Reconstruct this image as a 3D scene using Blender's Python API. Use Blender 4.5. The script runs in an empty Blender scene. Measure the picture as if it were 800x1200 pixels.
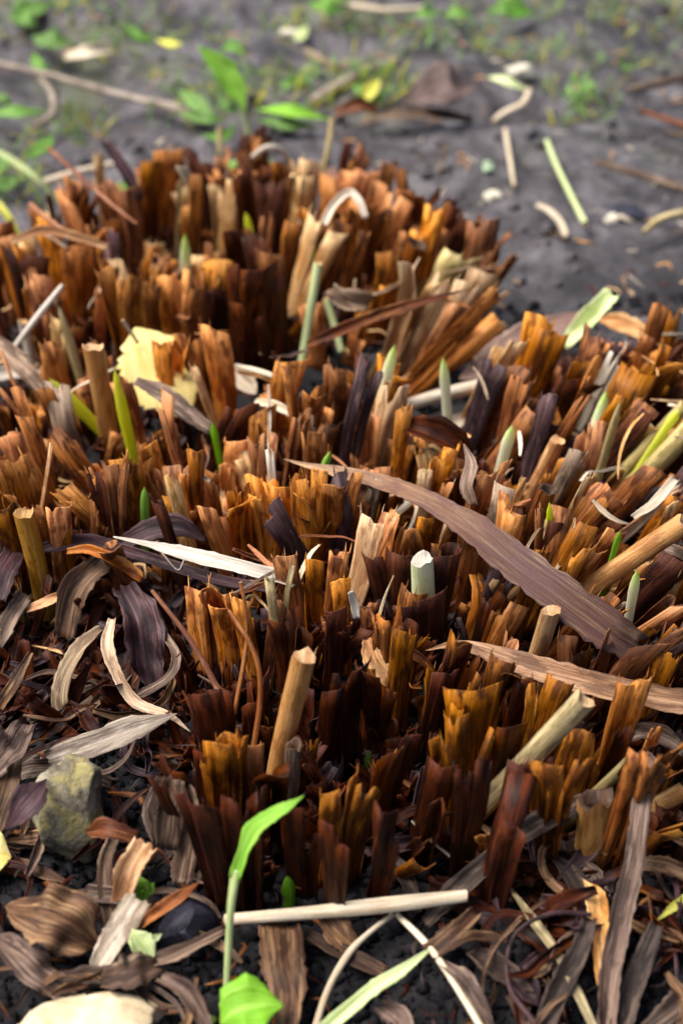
import bpy, math, random
import numpy as np
from mathutils import Vector, Matrix
R = random.Random(7)
S = bpy.context.scene
COL = S.collection
rad = math.radians

# ------------------------------------------------------------------ camera
CAM_H, PITCH, VFOV = 0.60, rad(38), rad(34)
cam = bpy.data.cameras.new('camera')
camo = bpy.data.objects.new('camera', cam); COL.objects.link(camo)
camo.location = (0, 0, CAM_H)
camo.rotation_euler = (math.pi/2 - PITCH, 0, 0)
cam.sensor_fit = 'VERTICAL'; cam.sensor_height = 24
cam.lens = 12/math.tan(VFOV/2)
cam.clip_start, cam.clip_end = 0.01, 500
cam.dof.use_dof = True
cam.dof.focus_distance = 0.82
cam.dof.aperture_fstop = 3.7
S.camera = camo

# ------------------------------------------------------------------ light
SUN_EL, SUN_AZ = rad(62), rad(-90)     # azimuth from +Y (behind the plant), positive to the right
w = bpy.data.worlds.new('World'); S.world = w; w.use_nodes = True
nt = w.node_tree
sky = nt.nodes.new('ShaderNodeTexSky'); sky.sky_type = 'NISHITA'; sky.sun_disc = False
sky.sun_elevation = SUN_EL; sky.sun_rotation = SUN_AZ
sky.dust_density = 5.0; sky.air_density = .8; sky.ozone_density = .6
nt.links.new(sky.outputs[0], nt.nodes['Background'].inputs[0])
nt.nodes['Background'].inputs[1].default_value = 0.05
sun = bpy.data.lights.new('sun', 'SUN'); suno = bpy.data.objects.new('sun', sun); COL.objects.link(suno)
sun.energy = 1.5; sun.angle = rad(34); sun.color = (1, .98, .95)
sd = Vector((math.sin(SUN_AZ)*math.cos(SUN_EL), math.cos(SUN_AZ)*math.cos(SUN_EL), math.sin(SUN_EL)))
suno.rotation_euler = sd.to_track_quat('Z', 'Y').to_euler()
S.view_settings.view_transform = 'Standard'; S.view_settings.look = 'None'
S.view_settings.gamma = 1; S.view_settings.exposure = 1.95

# ------------------------------------------------------------------ photo pixel -> place in the world
CAMP = Vector((0, 0, CAM_H))
FWD = Vector((0, math.cos(PITCH), -math.sin(PITCH))); UPV = Vector((0, math.sin(PITCH), math.cos(PITCH))); RT = Vector((1, 0, 0))
TT = math.tan(VFOV/2)
def ray(px, py): return FWD + RT*((px-400)/600*TT) + UPV*((600-py)/600*TT)
def P(px, py, z=0.0):
    d = ray(px, py); t = (z-CAM_H)/d.z
    return CAMP + d*t
def depth(p): return (p-CAMP).dot(FWD)
def mpp(p): return depth(p)*TT/600            # metres per photo pixel there
def proj(p):
    v = p-CAMP; d = v.dot(FWD)
    return (400 + v.dot(RT)/d/TT*600, 600 - v.dot(UPV)/d/TT*600)

# ------------------------------------------------------------------ noise
def vnoise(x, y, seed=0):
    xi = np.floor(x).astype(np.int64); yi = np.floor(y).astype(np.int64)
    xf = x-xi; yf = y-yi
    u = xf*xf*(3-2*xf); v = yf*yf*(3-2*yf)
    def h(a, b):
        n = (a*374761393 + b*668265263 + seed*1442695041) & 0x7fffffff
        n = ((n ^ (n >> 13))*1274126177) & 0x7fffffff
        return ((n ^ (n >> 16)) & 0xffff)/65535.0
    return (h(xi, yi)*(1-u)+h(xi+1, yi)*u)*(1-v) + (h(xi, yi+1)*(1-u)+h(xi+1, yi+1)*u)*v
def fbm(x, y, oct=4, seed=0):
    s = 0; a = .5
    for k in range(oct):
        s = s + a*(vnoise(x, y, seed+k)-.5); x = x*2.03; y = y*2.03; a *= .5
    return s

# ------------------------------------------------------------------ objects
def link(name, me, parent=None):
    o = bpy.data.objects.new(name, me); COL.objects.link(o)
    if parent: o.parent = parent
    return o
def tag(o, label, cat, group=None, kind=None):
    o['label'] = label; o['category'] = cat
    if group: o['group'] = group
    if kind: o['kind'] = kind
    return o
class MB:
    """collects shapes; build() links them as one mesh"""
    def __init__(s): s.v = []; s.f = []; s.uv = []; s.mi = []; s.tip = []; s.n = 0
    def add(s, verts, faces, uvs, mi=0, tip=None):
        verts = np.asarray(verts, float).reshape(-1, 3); b = s.n
        s.v.append(verts); s.uv.append(np.asarray(uvs, float).reshape(-1, 2)); s.n += len(verts)
        s.tip.append(np.zeros(len(verts)) if tip is None else np.asarray(tip, float).ravel())
        s.f += [tuple(i+b for i in f) for f in faces]; s.mi += [mi]*len(faces)
    def build(s, name, mats, parent=None, origin=None, smooth=True):
        me = bpy.data.meshes.new(name)
        v = np.concatenate(s.v)
        org = Vector(origin) if origin is not None else Vector((0, 0, 0))
        po = parent.location if parent else Vector((0, 0, 0))
        v = v - np.array(org)
        me.from_pydata(v.tolist(), [], s.f)
        uvs = np.concatenate(s.uv); lay = me.uv_layers.new(name='UVMap')
        idx = np.zeros(len(me.loops), np.int32); me.loops.foreach_get('vertex_index', idx)
        lay.data.foreach_set('uv', uvs[idx].ravel())
        tp = np.concatenate(s.tip)
        if tp.any(): me.attributes.new('tip', 'FLOAT', 'POINT').data.foreach_set('value', tp)
        if not isinstance(mats, (list, tuple)): mats = [mats]
        for m in mats: me.materials.append(m)
        if len(mats) > 1: me.polygons.foreach_set('material_index', np.array(s.mi, np.int32))
        if smooth: me.polygons.foreach_set('use_smooth', np.ones(len(me.polygons), bool))
        me.update()
        o = link(name, me, parent); o.location = org - po
        return o
def empty(name, loc):
    o = bpy.data.objects.new(name, None); COL.objects.link(o); o.location = loc; o.empty_display_size = .02
    return o

# ------------------------------------------------------------------ materials
def mat_base(name):
    m = bpy.data.materials.new(name); m.use_nodes = True
    t = m.node_tree; t.nodes.clear()
    return m, t, (lambda k: t.nodes.new('ShaderNode'+k)), t.links.new
def ramp(N, stops):
    r = N('ValToRGB'); e = r.color_ramp.elements
    e[0].position, e[0].color = stops[0][0], (*stops[0][1], 1)
    e[1].position, e[1].color = stops[-1][0], (*stops[-1][1], 1)
    for p, c in stops[1:-1]:
        x = e.new(p); x.color = (*c, 1)
    return r
def mathn(N, L, op, a, b):
    n = N('Math'); n.operation = op
    for i, x in enumerate((a, b)):
        if isinstance(x, (int, float)): n.inputs[i].default_value = x
        else: L(x, n.inputs[i])
    return n.outputs[0]
def mixc(N, L, f, a, b, mode='MIX'):
    n = N('Mix'); n.data_type = 'RGBA'; n.blend_type = mode
    if isinstance(f, (int, float)): n.inputs[0].default_value = f
    else: L(f, n.inputs[0])
    for i, x in ((6, a), (7, b)):
        if isinstance(x, tuple): n.inputs[i].default_value = (*x, 1)
        else: L(x, n.inputs[i])
    return n.outputs[2]
def fibre(name, dark, mid, light, rough=.5, trans=.10, speck=.5, su=7, var=.35, blot=.75, spec=.32, grad=None, blotcol=None, sat=0):
    """dead or living leaf: streaks run along the leaf (UV is in centimetres: across, along)"""
    m, t, N, L = mat_base(name)
    uv = N('TexCoord'); oi = N('ObjectInfo')
    w = mathn(N, L, 'MULTIPLY', oi.outputs['Random'], 53.0)
    def noise(sx, sy, det, off=0.0, ro=.6):
        mp = N('Mapping'); mp.inputs['Scale'].default_value = (sx, sy, 1); mp.inputs['Location'].default_value = (off, off, 0)
        L(uv.outputs['UV'], mp.inputs[0])
        n = N('TexNoise'); n.noise_dimensions = '4D'; n.inputs['Scale'].default_value = 1
        n.inputs['Detail'].default_value = det; n.inputs['Roughness'].default_value = ro
        L(mp.outputs[0], n.inputs['Vector']); L(w, n.inputs['W'])
        return n.outputs['Fac']
    st = noise(su, .2, 4, ro=.65)
    fine = noise(su*3.0, .3, 3, 3.1, .7)
    hair = noise(su*8.0, .6, 2, 5.7, .6)
    s2 = mathn(N, L, 'ADD', mathn(N, L, 'ADD', mathn(N, L, 'MULTIPLY', st, .46), mathn(N, L, 'MULTIPLY', fine, .30)), mathn(N, L, 'MULTIPLY', hair, .24))
    r = ramp(N, [(.385, dark), (.49, mid), (.60, light)]); L(s2, r.inputs[0])
    c = r.outputs[0]
    if grad:      # the colours of a young shoot, from base to tip
        ga = N('Attribute'); ga.attribute_name = 'tip'
        g = ramp(N, grad[1]); L(mathn(N, L, 'ADD', ga.outputs['Fac'], mathn(N, L, 'MULTIPLY', mathn(N, L, 'SUBTRACT', st, .5), .25)), g.inputs[0])
        c = mixc(N, L, grad[0], c, g.outputs[0])
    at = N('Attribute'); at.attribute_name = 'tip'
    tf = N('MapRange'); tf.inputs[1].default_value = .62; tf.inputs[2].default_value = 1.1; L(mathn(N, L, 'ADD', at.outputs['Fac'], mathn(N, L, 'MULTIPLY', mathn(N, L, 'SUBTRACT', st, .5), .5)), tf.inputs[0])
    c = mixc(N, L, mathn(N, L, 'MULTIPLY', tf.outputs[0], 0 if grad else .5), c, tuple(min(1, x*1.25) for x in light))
    b = noise(2.0, .5, 4, 7.7)
    rb = ramp(N, [(.49, (0, 0, 0)), (.57, (1, 1, 1))]); L(b, rb.inputs[0])
    c = mixc(N, L, mathn(N, L, 'MULTIPLY', rb.outputs[0], blot), c, blotcol or dark)
    sp = noise(14, 8, 3, 1.3)
    rs = ramp(N, [(.58, (1, 1, 1)), (.66, (.25, .2, .18))]); L(sp, rs.inputs[0])
    c = mixc(N, L, speck, c, rs.outputs[0], 'MULTIPLY')
    hs = N('HueSaturation')
    r2 = N('Math'); r2.operation = 'FRACT'; L(mathn(N, L, 'MULTIPLY', oi.outputs['Random'], 17.3), r2.inputs[0])
    L(mathn(N, L, 'ADD', mathn(N, L, 'MULTIPLY', oi.outputs['Random'], 2*var), 1-var*.9), hs.inputs['Value'])
    L(mathn(N, L, 'ADD', mathn(N, L, 'MULTIPLY', r2.outputs[0], .009), .4905), hs.inputs['Hue'])
    L(mathn(N, L, 'ADD', mathn(N, L, 'MULTIPLY', r2.outputs[0], .18), .98+sat), hs.inputs['Saturation'])
    L(c, hs.inputs['Color']); c = hs.outputs[0]
    bp = N('Bump'); bp.inputs['Strength'].default_value = .8; bp.inputs['Distance'].default_value = .0010
    L(mathn(N, L, 'ADD', s2, mathn(N, L, 'MULTIPLY', sp, .3)), bp.inputs['Height'])
    bs = N('BsdfPrincipled'); L(c, bs.inputs['Base Color']); L(bp.outputs[0], bs.inputs['Normal'])
    rr = N('MapRange'); rr.inputs[3].default_value = rough-.15; rr.inputs[4].default_value = rough+.2
    L(b, rr.inputs[0]); L(rr.outputs[0], bs.inputs['Roughness'])
    bs.inputs['Specular IOR Level'].default_value = spec
    out = N('OutputMaterial')
    if trans > 0:
        tr = N('BsdfTranslucent'); L(c, tr.inputs['Color']); L(bp.outputs[0], tr.inputs['Normal'])
        mx = N('MixShader'); mx.inputs[0].default_value = trans
        L(bs.outputs[0], mx.inputs[1]); L(tr.outputs[0], mx.inputs[2]); L(mx.outputs[0], out.inputs[0])
    else: L(bs.outputs[0], out.inputs[0])
    return m
M = {}
M['or'] = fibre('orange_brown_leaf', (.11, .02, .004), (.46, .16, .032), (.80, .44, .17), trans=.2)
M['br'] = fibre('brown_leaf', (.03, .007, .003), (.15, .043, .010), (.48, .22, .07), spec=.25)
M['dk'] = fibre('dark_brown_leaf', (.008, .002, .0015), (.034, .009, .004), (.13, .045, .018), rough=.5, spec=.16)
M['tn'] = fibre('tan_leaf', (.30, .13, .045), (.60, .34, .13), (.84, .64, .37), trans=.18)
M['pu'] = fibre('purple_brown_leaf', (.010, .005, .006), (.042, .020, .022), (.15, .09, .085), rough=.48, spec=.22)
M['gy'] = fibre('grey_mauve_leaf', (.045, .026, .018), (.16, .105, .072), (.48, .37, .26), rough=.6, spec=.22)
M['dry'] = fibre('dry_brown_leaf', (.022, .010, .006), (.09, .045, .023), (.38, .25, .135), rough=.55, spec=.22)
M['ol'] = fibre('olive_stalk', (.18, .13, .035), (.42, .32, .10), (.64, .53, .24), sat=-.15)
M['pl'] = fibre('pale_straw', (.36, .26, .14), (.62, .49, .31), (.78, .69, .5), speck=.25, blot=.3, sat=-.2, var=.15)
M['wh'] = fibre('bleached_straw', (.28, .22, .15), (.52, .45, .34), (.70, .63, .51), speck=.3, blot=.25, sat=-.2, var=.1)
M['gs'] = fibre('pale_green_straw', (.28, .36, .13), (.48, .56, .26), (.66, .7, .42), speck=.15, blot=.2)
M['gn'] = fibre('green_leaf', (.12, .30, .03), (.21, .46, .05), (.36, .6, .12), trans=.3, speck=.2, blot=.25, var=.15, su=4)
M['wg'] = fibre('weed_leaf', (.06, .15, .025), (.13, .28, .055), (.27, .44, .13), trans=.3, speck=.2, blot=.3, var=.25, su=4)
M['yg'] = fibre('yellow_green_shoot', (.62, .70, .05), (.78, .86, .08), (.86, .9, .2), trans=.45, speck=.02, blot=.05, var=.03)
M['ye'] = fibre('yellow_leaf', (.85, .66, .18), (.94, .80, .30), (.95, .86, .45), trans=.3, speck=.3, blot=.05, var=.03, su=2)
M['rd'] = fibre('red_brown_stem', (.14, .045, .02), (.33, .14, .06), (.5, .27, .13), var=.2)
WH, GR, PU = (.86, .85, .62), (.56, .78, .10), (.42, .25, .40)
M['sh'] = fibre('white_green_shoot', (.7, .7, .5), (.8, .82, .6), (.88, .88, .7), trans=.4, speck=.05, blot=.05, var=.08, grad=(.8, [(.25, WH), (.55, (.80, .86, .46)), (.95, (.62, .80, .14))]))
M['sp'] = fibre('purple_based_shoot', (.7, .7, .6), (.8, .8, .7), (.88, .88, .8), trans=.25, speck=.05, blot=.05, var=.05, grad=(.8, [(.2, PU), (.5, WH), (.75, (.66, .8, .36)), (.95, GR)]))
M['sli'] = fibre('sliced_stem', (.50, .58, .22), (.74, .80, .46), (.84, .86, .64), speck=.05, blot=.4, blotcol=(.4, .55, .12), var=.05)
M['st'] = fibre('tan_orange_stalk', (.30, .13, .03), (.52, .27, .075), (.68, .42, .15), var=.15, speck=.7)
M['wd'] = fibre('wet_dark_leaf', (.006, .002, .0015), (.025, .007, .003), (.12, .035, .012), rough=.4, spec=.2)
M['pith'] = fibre('cut_pith', (.34, .18, .07), (.5, .32, .14), (.64, .47, .27), speck=.7, su=8, trans=0)
M['hol'] = fibre('hollow_inside', (.03, .015, .008), (.08, .04, .02), (.14, .08, .04), trans=0)

def solid(name, stops, scale, rough=.8, bump=.6, bd=.002, det=8, spec=.3, extra=None):
    m, t, N, L = mat_base(name)
    tc = N('TexCoord'); oi = N('ObjectInfo')
    n = N('TexNoise'); n.inputs['Scale'].default_value = scale; n.inputs['Detail'].default_value = det; n.inputs['Roughness'].default_value = .65
    L(tc.outputs['Object'], n.inputs['Vector'])
    r = ramp(N, stops); L(n.outputs[0], r.inputs[0]); c = r.outputs[0]
    if extra:
        n2 = N('TexNoise'); n2.inputs['Scale'].default_value = extra[0]; n2.inputs['Detail'].default_value = 5
        L(tc.outputs['Object'], n2.inputs['Vector'])
        r2 = ramp(N, [(extra[1], (0, 0, 0)), (extra[1]+.12, (1, 1, 1))]); L(n2.outputs[0], r2.inputs[0])
        c = mixc(N, L, r2.outputs[0], c, extra[2])
    n3 = N('TexNoise'); n3.inputs['Scale'].default_value = scale*5; n3.inputs['Detail'].default_value = 6
    L(tc.outputs['Object'], n3.inputs['Vector'])
    bp = N('Bump'); bp.inputs['Strength'].default_value = bump; bp.inputs['Distance'].default_value = bd
    L(mathn(N, L, 'ADD', n.outputs[0], mathn(N, L, 'MULTIPLY', n3.outputs[0], .6)), bp.inputs['Height'])
    bs = N('BsdfPrincipled'); L(c, bs.inputs['Base Color']); L(bp.outputs[0], bs.inputs['Normal'])
    bs.inputs['Roughness'].default_value = rough; bs.inputs['Specular IOR Level'].default_value = spec
    o = N('OutputMaterial'); L(bs.outputs[0], o.inputs[0])
    return m
M['stone'] = solid('mossy_stone', [(.36, (.06, .05, .036)), (.5, (.17, .145, .095)), (.64, (.36, .32, .23))], 70, extra=(90, .47, (.30, .25, .10)), bd=.003)
M['lime'] = solid('pale_limestone', [(.3, (.30, .22, .11)), (.5, (.58, .47, .29)), (.7, (.74, .66, .48))], 60, extra=(80, .6, (.36, .22, .1)), bd=.001)
M['coal'] = solid('black_stone', [(.3, (.012, .011, .016)), (.6, (.03, .028, .042)), (.75, (.07, .065, .09))], 80, rough=.45, bd=.001, spec=.5)
M['crumb'] = solid('soil_crumb', [(.3, (.004, .0036, .0044)), (.55, (.011, .010, .012)), (.75, (.028, .025, .029))], 160, rough=.8, bd=.001, spec=.15)
M['crumbp'] = solid('path_crumb', [(.3, (.05, .044, .046)), (.55, (.085, .076, .079)), (.75, (.13, .118, .12))], 120, rough=.85, bd=.001)
M['chip'] = solid('pale_chip', [(.3, (.4, .36, .25)), (.6, (.62, .58, .46)), (.8, (.75, .72, .62))], 200, bd=.0004)

def ground_mat():
    m, t, N, L = mat_base('soil')
    tc = N('TexCoord'); sx = N('SeparateXYZ'); L(tc.outputs['Object'], sx.inputs[0])
    def noise(s, d, ro=.6):
        n = N('TexNoise'); n.inputs['Scale'].default_value = s; n.inputs['Detail'].default_value = d; n.inputs['Roughness'].default_value = ro
        L(tc.outputs['Object'], n.inputs['Vector']); return n.outputs[0]
    a = noise(9, 6); b = noise(60, 8, .7); c = noise(400, 4)
    # trodden grey earth behind the bed; dark humus in the bed (Object Y is metres from the viewer's feet)
    e = mathn(N, L, 'ADD', sx.outputs[1], mathn(N, L, 'MULTIPLY', mathn(N, L, 'SUBTRACT', a, .5), .35))
    e = mathn(N, L, 'SUBTRACT', e, mathn(N, L, 'MULTIPLY', sx.outputs[0], .25))
    f = N('MapRange'); f.inputs[1].default_value = .90; f.inputs[2].default_value = 1.08; L(e, f.inputs[0])
    rp = ramp(N, [(.28, (.033, .029, .031)), (.5, (.09, .081, .085)), (.72, (.17, .154, .16))]); L(b, rp.inputs[0])
    mo = noise(24, 5, .65); mr = ramp(N, [(.42, (.42, .40, .40)), (.56, (1, 1, 1))]); L(mo, mr.inputs[0])
    rd = ramp(N, [(.3, (.0035, .003, .0035)), (.55, (.010, .009, .0105)), (.75, (.024, .021, .024))]); L(b, rd.inputs[0])
    col = mixc(N, L, f.outputs[0], rd.outputs[0], mixc(N, L, 1.0, rp.outputs[0], mr.outputs[0], 'MULTIPLY'))
    # thin moss and algae, more of it further off
    g = noise(7, 5); gr = N('MapRange'); gr.inputs[1].default_value = .52; gr.inputs[2].default_value = .66; L(g, gr.inputs[0])
    far = N('MapRange'); far.inputs[1].default_value = 1.15; far.inputs[2].default_value = 1.7; L(sx.outputs[1], far.inputs[0])
    mf = mathn(N, L, 'MULTIPLY', mathn(N, L, 'MULTIPLY', gr.outputs[0], far.outputs[0]), .8)
    col = mixc(N, L, mf, col, mixc(N, L, b, (.07, .09, .02), (.22, .25, .08)))
    bp = N('Bump'); bp.inputs['Strength'].default_value = .8; bp.inputs['Distance'].default_value = .004
    L(mathn(N, L, 'ADD', b, mathn(N, L, 'MULTIPLY', c, .35)), bp.inputs['Height'])
    bs = N('BsdfPrincipled'); L(col, bs.inputs['Base Color']); L(bp.outputs[0], bs.inputs['Normal'])
    rg = N('MapRange'); rg.inputs[3].default_value = .8; rg.inputs[4].default_value = .5; L(f.outputs[0], rg.inputs[0]); L(rg.outputs[0], bs.inputs['Roughness'])
    bs.inputs['Specular IOR Level'].default_value = .32
    o = N('OutputMaterial'); L(bs.outputs[0], o.inputs[0])
    return m
M['soil'] = ground_mat()

# ------------------------------------------------------------------ ground
HOLLOWS = [(575, 128, .05, .022), (640, 112, .05, .018), (735, 85, .06, .014), (40, 120, .06, .012), (610, 330, .05, .012)]
def ground_h(x, y):
    x = np.asarray(x, float); y = np.asarray(y, float)
    h = fbm(x*5+40, y*5+40, 3, 3)*.024 + fbm(x*28+9, y*28+9, 4, 11)*.012
    pathk = np.clip((y-1.0)/.15, 0, 1)
    h = h + pathk*(fbm(x*9+70, y*14+70, 4, 23)*.045) + np.clip((y-1.12)/.5, 0, 1)*fbm(x*4+5, y*11+5, 3, 31)*.05
    for px, py, r, d in HOLLOWS:
        q = P(px, py); h = h - d*np.exp(-(((x-q.x)/r)**2+((y-q.y)/(r*.6))**2))
    return h - .004
def gh(p): return float(ground_h(np.array([p.x]), np.array([p.y]))[0])
def axis(lo, hi, step, far):
    a = list(np.arange(lo, hi+1e-6, step)); s = step
    while a[-1] < far: s *= 1.45; a.append(a[-1]+s)
    s = step
    while a[0] > -far: s *= 1.45; a.insert(0, a[0]-s)
    return np.array(a)
gx = axis(-.55, .55, .004, 60); gy = axis(.28, 1.9, .004, 60)
X, Y = np.meshgrid(gx, gy)
Z = ground_h(X, Y)
n, k = len(gx), len(gy)
gm = bpy.data.meshes.new('soil')
i = (np.arange(k-1)[:, None]*n + np.arange(n-1)[None, :]).ravel()
gm.from_pydata(np.stack([X, Y, Z], -1).reshape(-1, 3).tolist(), [], np.stack([i, i+1, i+n+1, i+n], -1).tolist())
gm.polygons.foreach_set('use_smooth', np.ones(len(gm.polygons), bool)); gm.materials.append(M['soil'])
go = link('soil', gm); go['kind'] = 'structure'; go['label'] = 'dark crumbly garden soil, greyer and trodden behind the plant'

# ------------------------------------------------------------------ shape makers
def frame(t, hint):
    t = t.normalized(); nrm = hint - t*hint.dot(t)
    if nrm.length < 1e-5: nrm = Vector((0, 0, 1)) - t*t.z
    nrm.normalize(); return t, nrm, t.cross(nrm).normalized()      # tangent, normal, side
def sheet(mb, grid, thick, uvs, mi=0, tip=None):
    """grid [nv][nu] of points -> a thin closed sheet"""
    g = np.asarray(grid, float); nv, nu = g.shape[:2]
    du = np.gradient(g, axis=1); dv = np.gradient(g, axis=0)
    nn = np.cross(du, dv); nn /= (np.linalg.norm(nn, axis=2, keepdims=True)+1e-12)
    g2 = g - nn*thick
    V = np.concatenate([g.reshape(-1, 3), g2.reshape(-1, 3)])
    F = []; o = nv*nu
    for a in range(nv-1):
        for b in range(nu-1):
            q = a*nu+b
            F.append((q, q+1, q+nu+1, q+nu)); F.append((o+q, o+q+nu, o+q+nu+1, o+q+1))
    for b in range(nu-1):
        q = (nv-1)*nu+b; F.append((q, q+1, o+q+1, o+q)); F.append((b, o+b, o+b+1, b+1))
    for a in range(nv-1):
        q = a*nu; F.append((q, q+nu, o+q+nu, o+q))
        q = a*nu+nu-1; F.append((q, o+q, o+q+nu, q+nu))
    U = np.asarray(uvs, float).reshape(-1, 2)
    mb.add(V, F, np.concatenate([U, U]), mi, None if tip is None else np.concatenate([np.ravel(tip)]*2))
def catmull(pts, n):
    pts = [np.array(p, float) for p in pts]
    if len(pts) == 2: pts = [pts[0], pts[0]*2/3+pts[1]/3, pts[0]/3+pts[1]*2/3, pts[1]]
    q = [2*pts[0]-pts[1]] + pts + [2*pts[-1]-pts[-2]]
    out = []
    for k in range(n):
        s = k/(n-1)*(len(pts)-1); i = min(int(s), len(pts)-2); f = s-i
        a, b, c, d = q[i:i+4]
        out.append(.5*((2*b)+(c-a)*f+(2*a-5*b+4*c-d)*f*f+(3*b-a-3*c+d)*f**3))
    return np.array(out)
def ribbon(mb, pts, ws, gutter=.25, twist=(0, 0), ends=('cut', 'cut'), thick=.00035, nu=9, rag=.10, face=.55, n=None, rib=.07, mi=0, crease=0, wave=0, tip=False, mid=0):
    """pts world points, ws widths (m): a leaf strip with a gutter along it"""
    n = n or max(14, 7*len(pts)); q = catmull([list(p)+[w_] for p, w_ in zip(pts, ws)], n)
    c = q[:, :3]; wd = q[:, 3]; L = 0; rows = []; uvs = []
    ph = R.random()*50; jag = [[R.random() for _ in range(nu)] for _ in range(2)]
    tan = np.gradient(c, axis=0)
    ribs = np.array([R.uniform(-1, 1) for _ in range(nu)]); gut2 = R.uniform(.3, 1.0); edge = [[R.uniform(-1, 1)**3 for _ in range(n)] for _ in range(2)]
    for a in range(n):
        s = a/(n-1); p = Vector(c[a]); 
        if a: L += float(np.linalg.norm(c[a]-c[a-1]))
        hint = (CAMP-p).normalized()*face + Vector((0, 0, 1))*(1-face)
        t, nr, sd_ = frame(Vector(tan[a]), hint)
        ang = twist[0]+(twist[1]-twist[0])*s
        nr2 = nr*math.cos(ang)+sd_*math.sin(ang); sd2 = sd_*math.cos(ang)-nr*math.sin(ang)
        hw = wd[a]/2*(1+rag*(2*float(vnoise(np.array([s*7+ph]), np.array([1.5]))[0])-1))
        for e, tt in ((0, s), (1, 1-s)):
            if ends[e] == 'point': hw *= min(1, (tt/.35))**.7 + .03
            elif ends[e] == 'leaf': hw *= math.sin(min(1, tt/.45)*math.pi/2)**.8*.97+.03
        row = []; ur = []
        for b in range(nu):
            u = 2*b/(nu-1)-1
            gk = gutter*(1+gut2*math.sin(s*5+ph));  lift = gk*hw*(u*u-.35) + mid*hw*max(0, 1-abs(u)*4) + crease*hw*abs(u) + ribs[b]*rib*hw*(1+.6*math.sin(s*9+b)) + wave*hw*math.sin(s*19+ph+u*2.2)*abs(u)
            off = 0
            if a == 0 and ends[0] == 'cut': off = -jag[0][b]*wd[a]*.35
            if a == n-1 and ends[1] == 'cut': off = jag[1][b]*wd[a]*.35
            eu = 1 + (.16*edge[0][a] if b == 0 else .16*edge[1][a] if b == nu-1 else 0)
            row.append(p + sd2*(u*hw*eu) + nr2*lift + t*off); ur.append((u*wd[a]*50 , L*100))
        rows.append(row); uvs.append(ur)
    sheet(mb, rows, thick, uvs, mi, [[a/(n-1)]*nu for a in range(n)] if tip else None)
def tube(mb, pts, ws, ns=9, cap0='round', cap1='cut', flat=1.0, n=None, mi=0, rib=.05, pmi=1):
    """stem or straw; the ends are 'cut' (pale pith, slightly hollow), 'hollow' or 'round'"""
    n = n or max(6, 4*len(pts)); q = catmull([list(p)+[w_] for p, w_ in zip(pts, ws)], n)
    c = q[:, :3]; wd = q[:, 3]; tan = np.gradient(c, axis=0); V = []; U = []; F = []
    ribs = [1+R.uniform(-rib, rib) for _ in range(ns)]; L = 0
    tilt = [R.uniform(-.5, .5)*.6 for _ in range(2)]; cupj = [R.uniform(-.3, .3)*(1 if R.random() < .8 else 2) for _ in range(ns)]
    for a in range(n):
        if a: L += float(np.linalg.norm(c[a]-c[a-1]))
        t, nr, sd_ = frame(Vector(tan[a]), Vector((.3, -.8, .6)))
        r = wd[a]/2
        for b in range(ns):
            an = 2*math.pi*b/ns; off = 0
            if a == n-1 and cap1 != 'round': off = (tilt[1]*math.cos(an)+cupj[b])*r
            if a == 0 and cap0 != 'round': off = (tilt[0]*math.cos(an)+cupj[b])*r
            V.append(Vector(c[a])+nr*(math.sin(an)*r*flat*ribs[b])+sd_*(math.cos(an)*r*ribs[b])+t*off)
            U.append((b/ns*wd[a]*314 , L*100))
    for a in range(n-1):
        for b in range(ns):
            b2 = (b+1) % ns; F.append((a*ns+b, a*ns+b2, (a+1)*ns+b2, (a+1)*ns+b))
    mb.add(V, F, U, mi)
    for end, cap in ((0, cap0), (n-1, cap1)):
        t = Vector(tan[end]).normalized()*(1 if end else -1); ring = [V[end*ns+b] for b in range(ns)]; r = wd[end]/2
        cen = sum(ring, Vector())/ns
        if cap == 'round':
            v = ring+[cen+t*r*.5]; f = [(b, (b+1) % ns, ns) if end else ((b+1) % ns, b, ns) for b in range(ns)]
            mb.add(v, f, [(0, 0)]*len(v), mi)
        else:
            k = .72 if cap == 'hollow' else .9; dp = -t*r*(2.2 if cap == 'hollow' else .15)
            r2 = [cen+(p-cen)*k for p in ring]; r3 = [cen+(p-cen)*k*.8+dp for p in ring]
            v = ring+r2+r3+[cen+dp*1.1]; f = []; fi = []
            for b in range(ns):
                b2 = (b+1) % ns
                q1 = (b, b2, ns+b2, ns+b); q2 = (ns+b, ns+b2, 2*ns+b2, 2*ns+b); q3 = (2*ns+b, 2*ns+b2, 3*ns)
                f += [q1, q2, q3]
            uvv = [(p.x*100, p.y*100+p.z*60) for p in v]
            mb.add(v, f, uvv, pmi)
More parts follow.
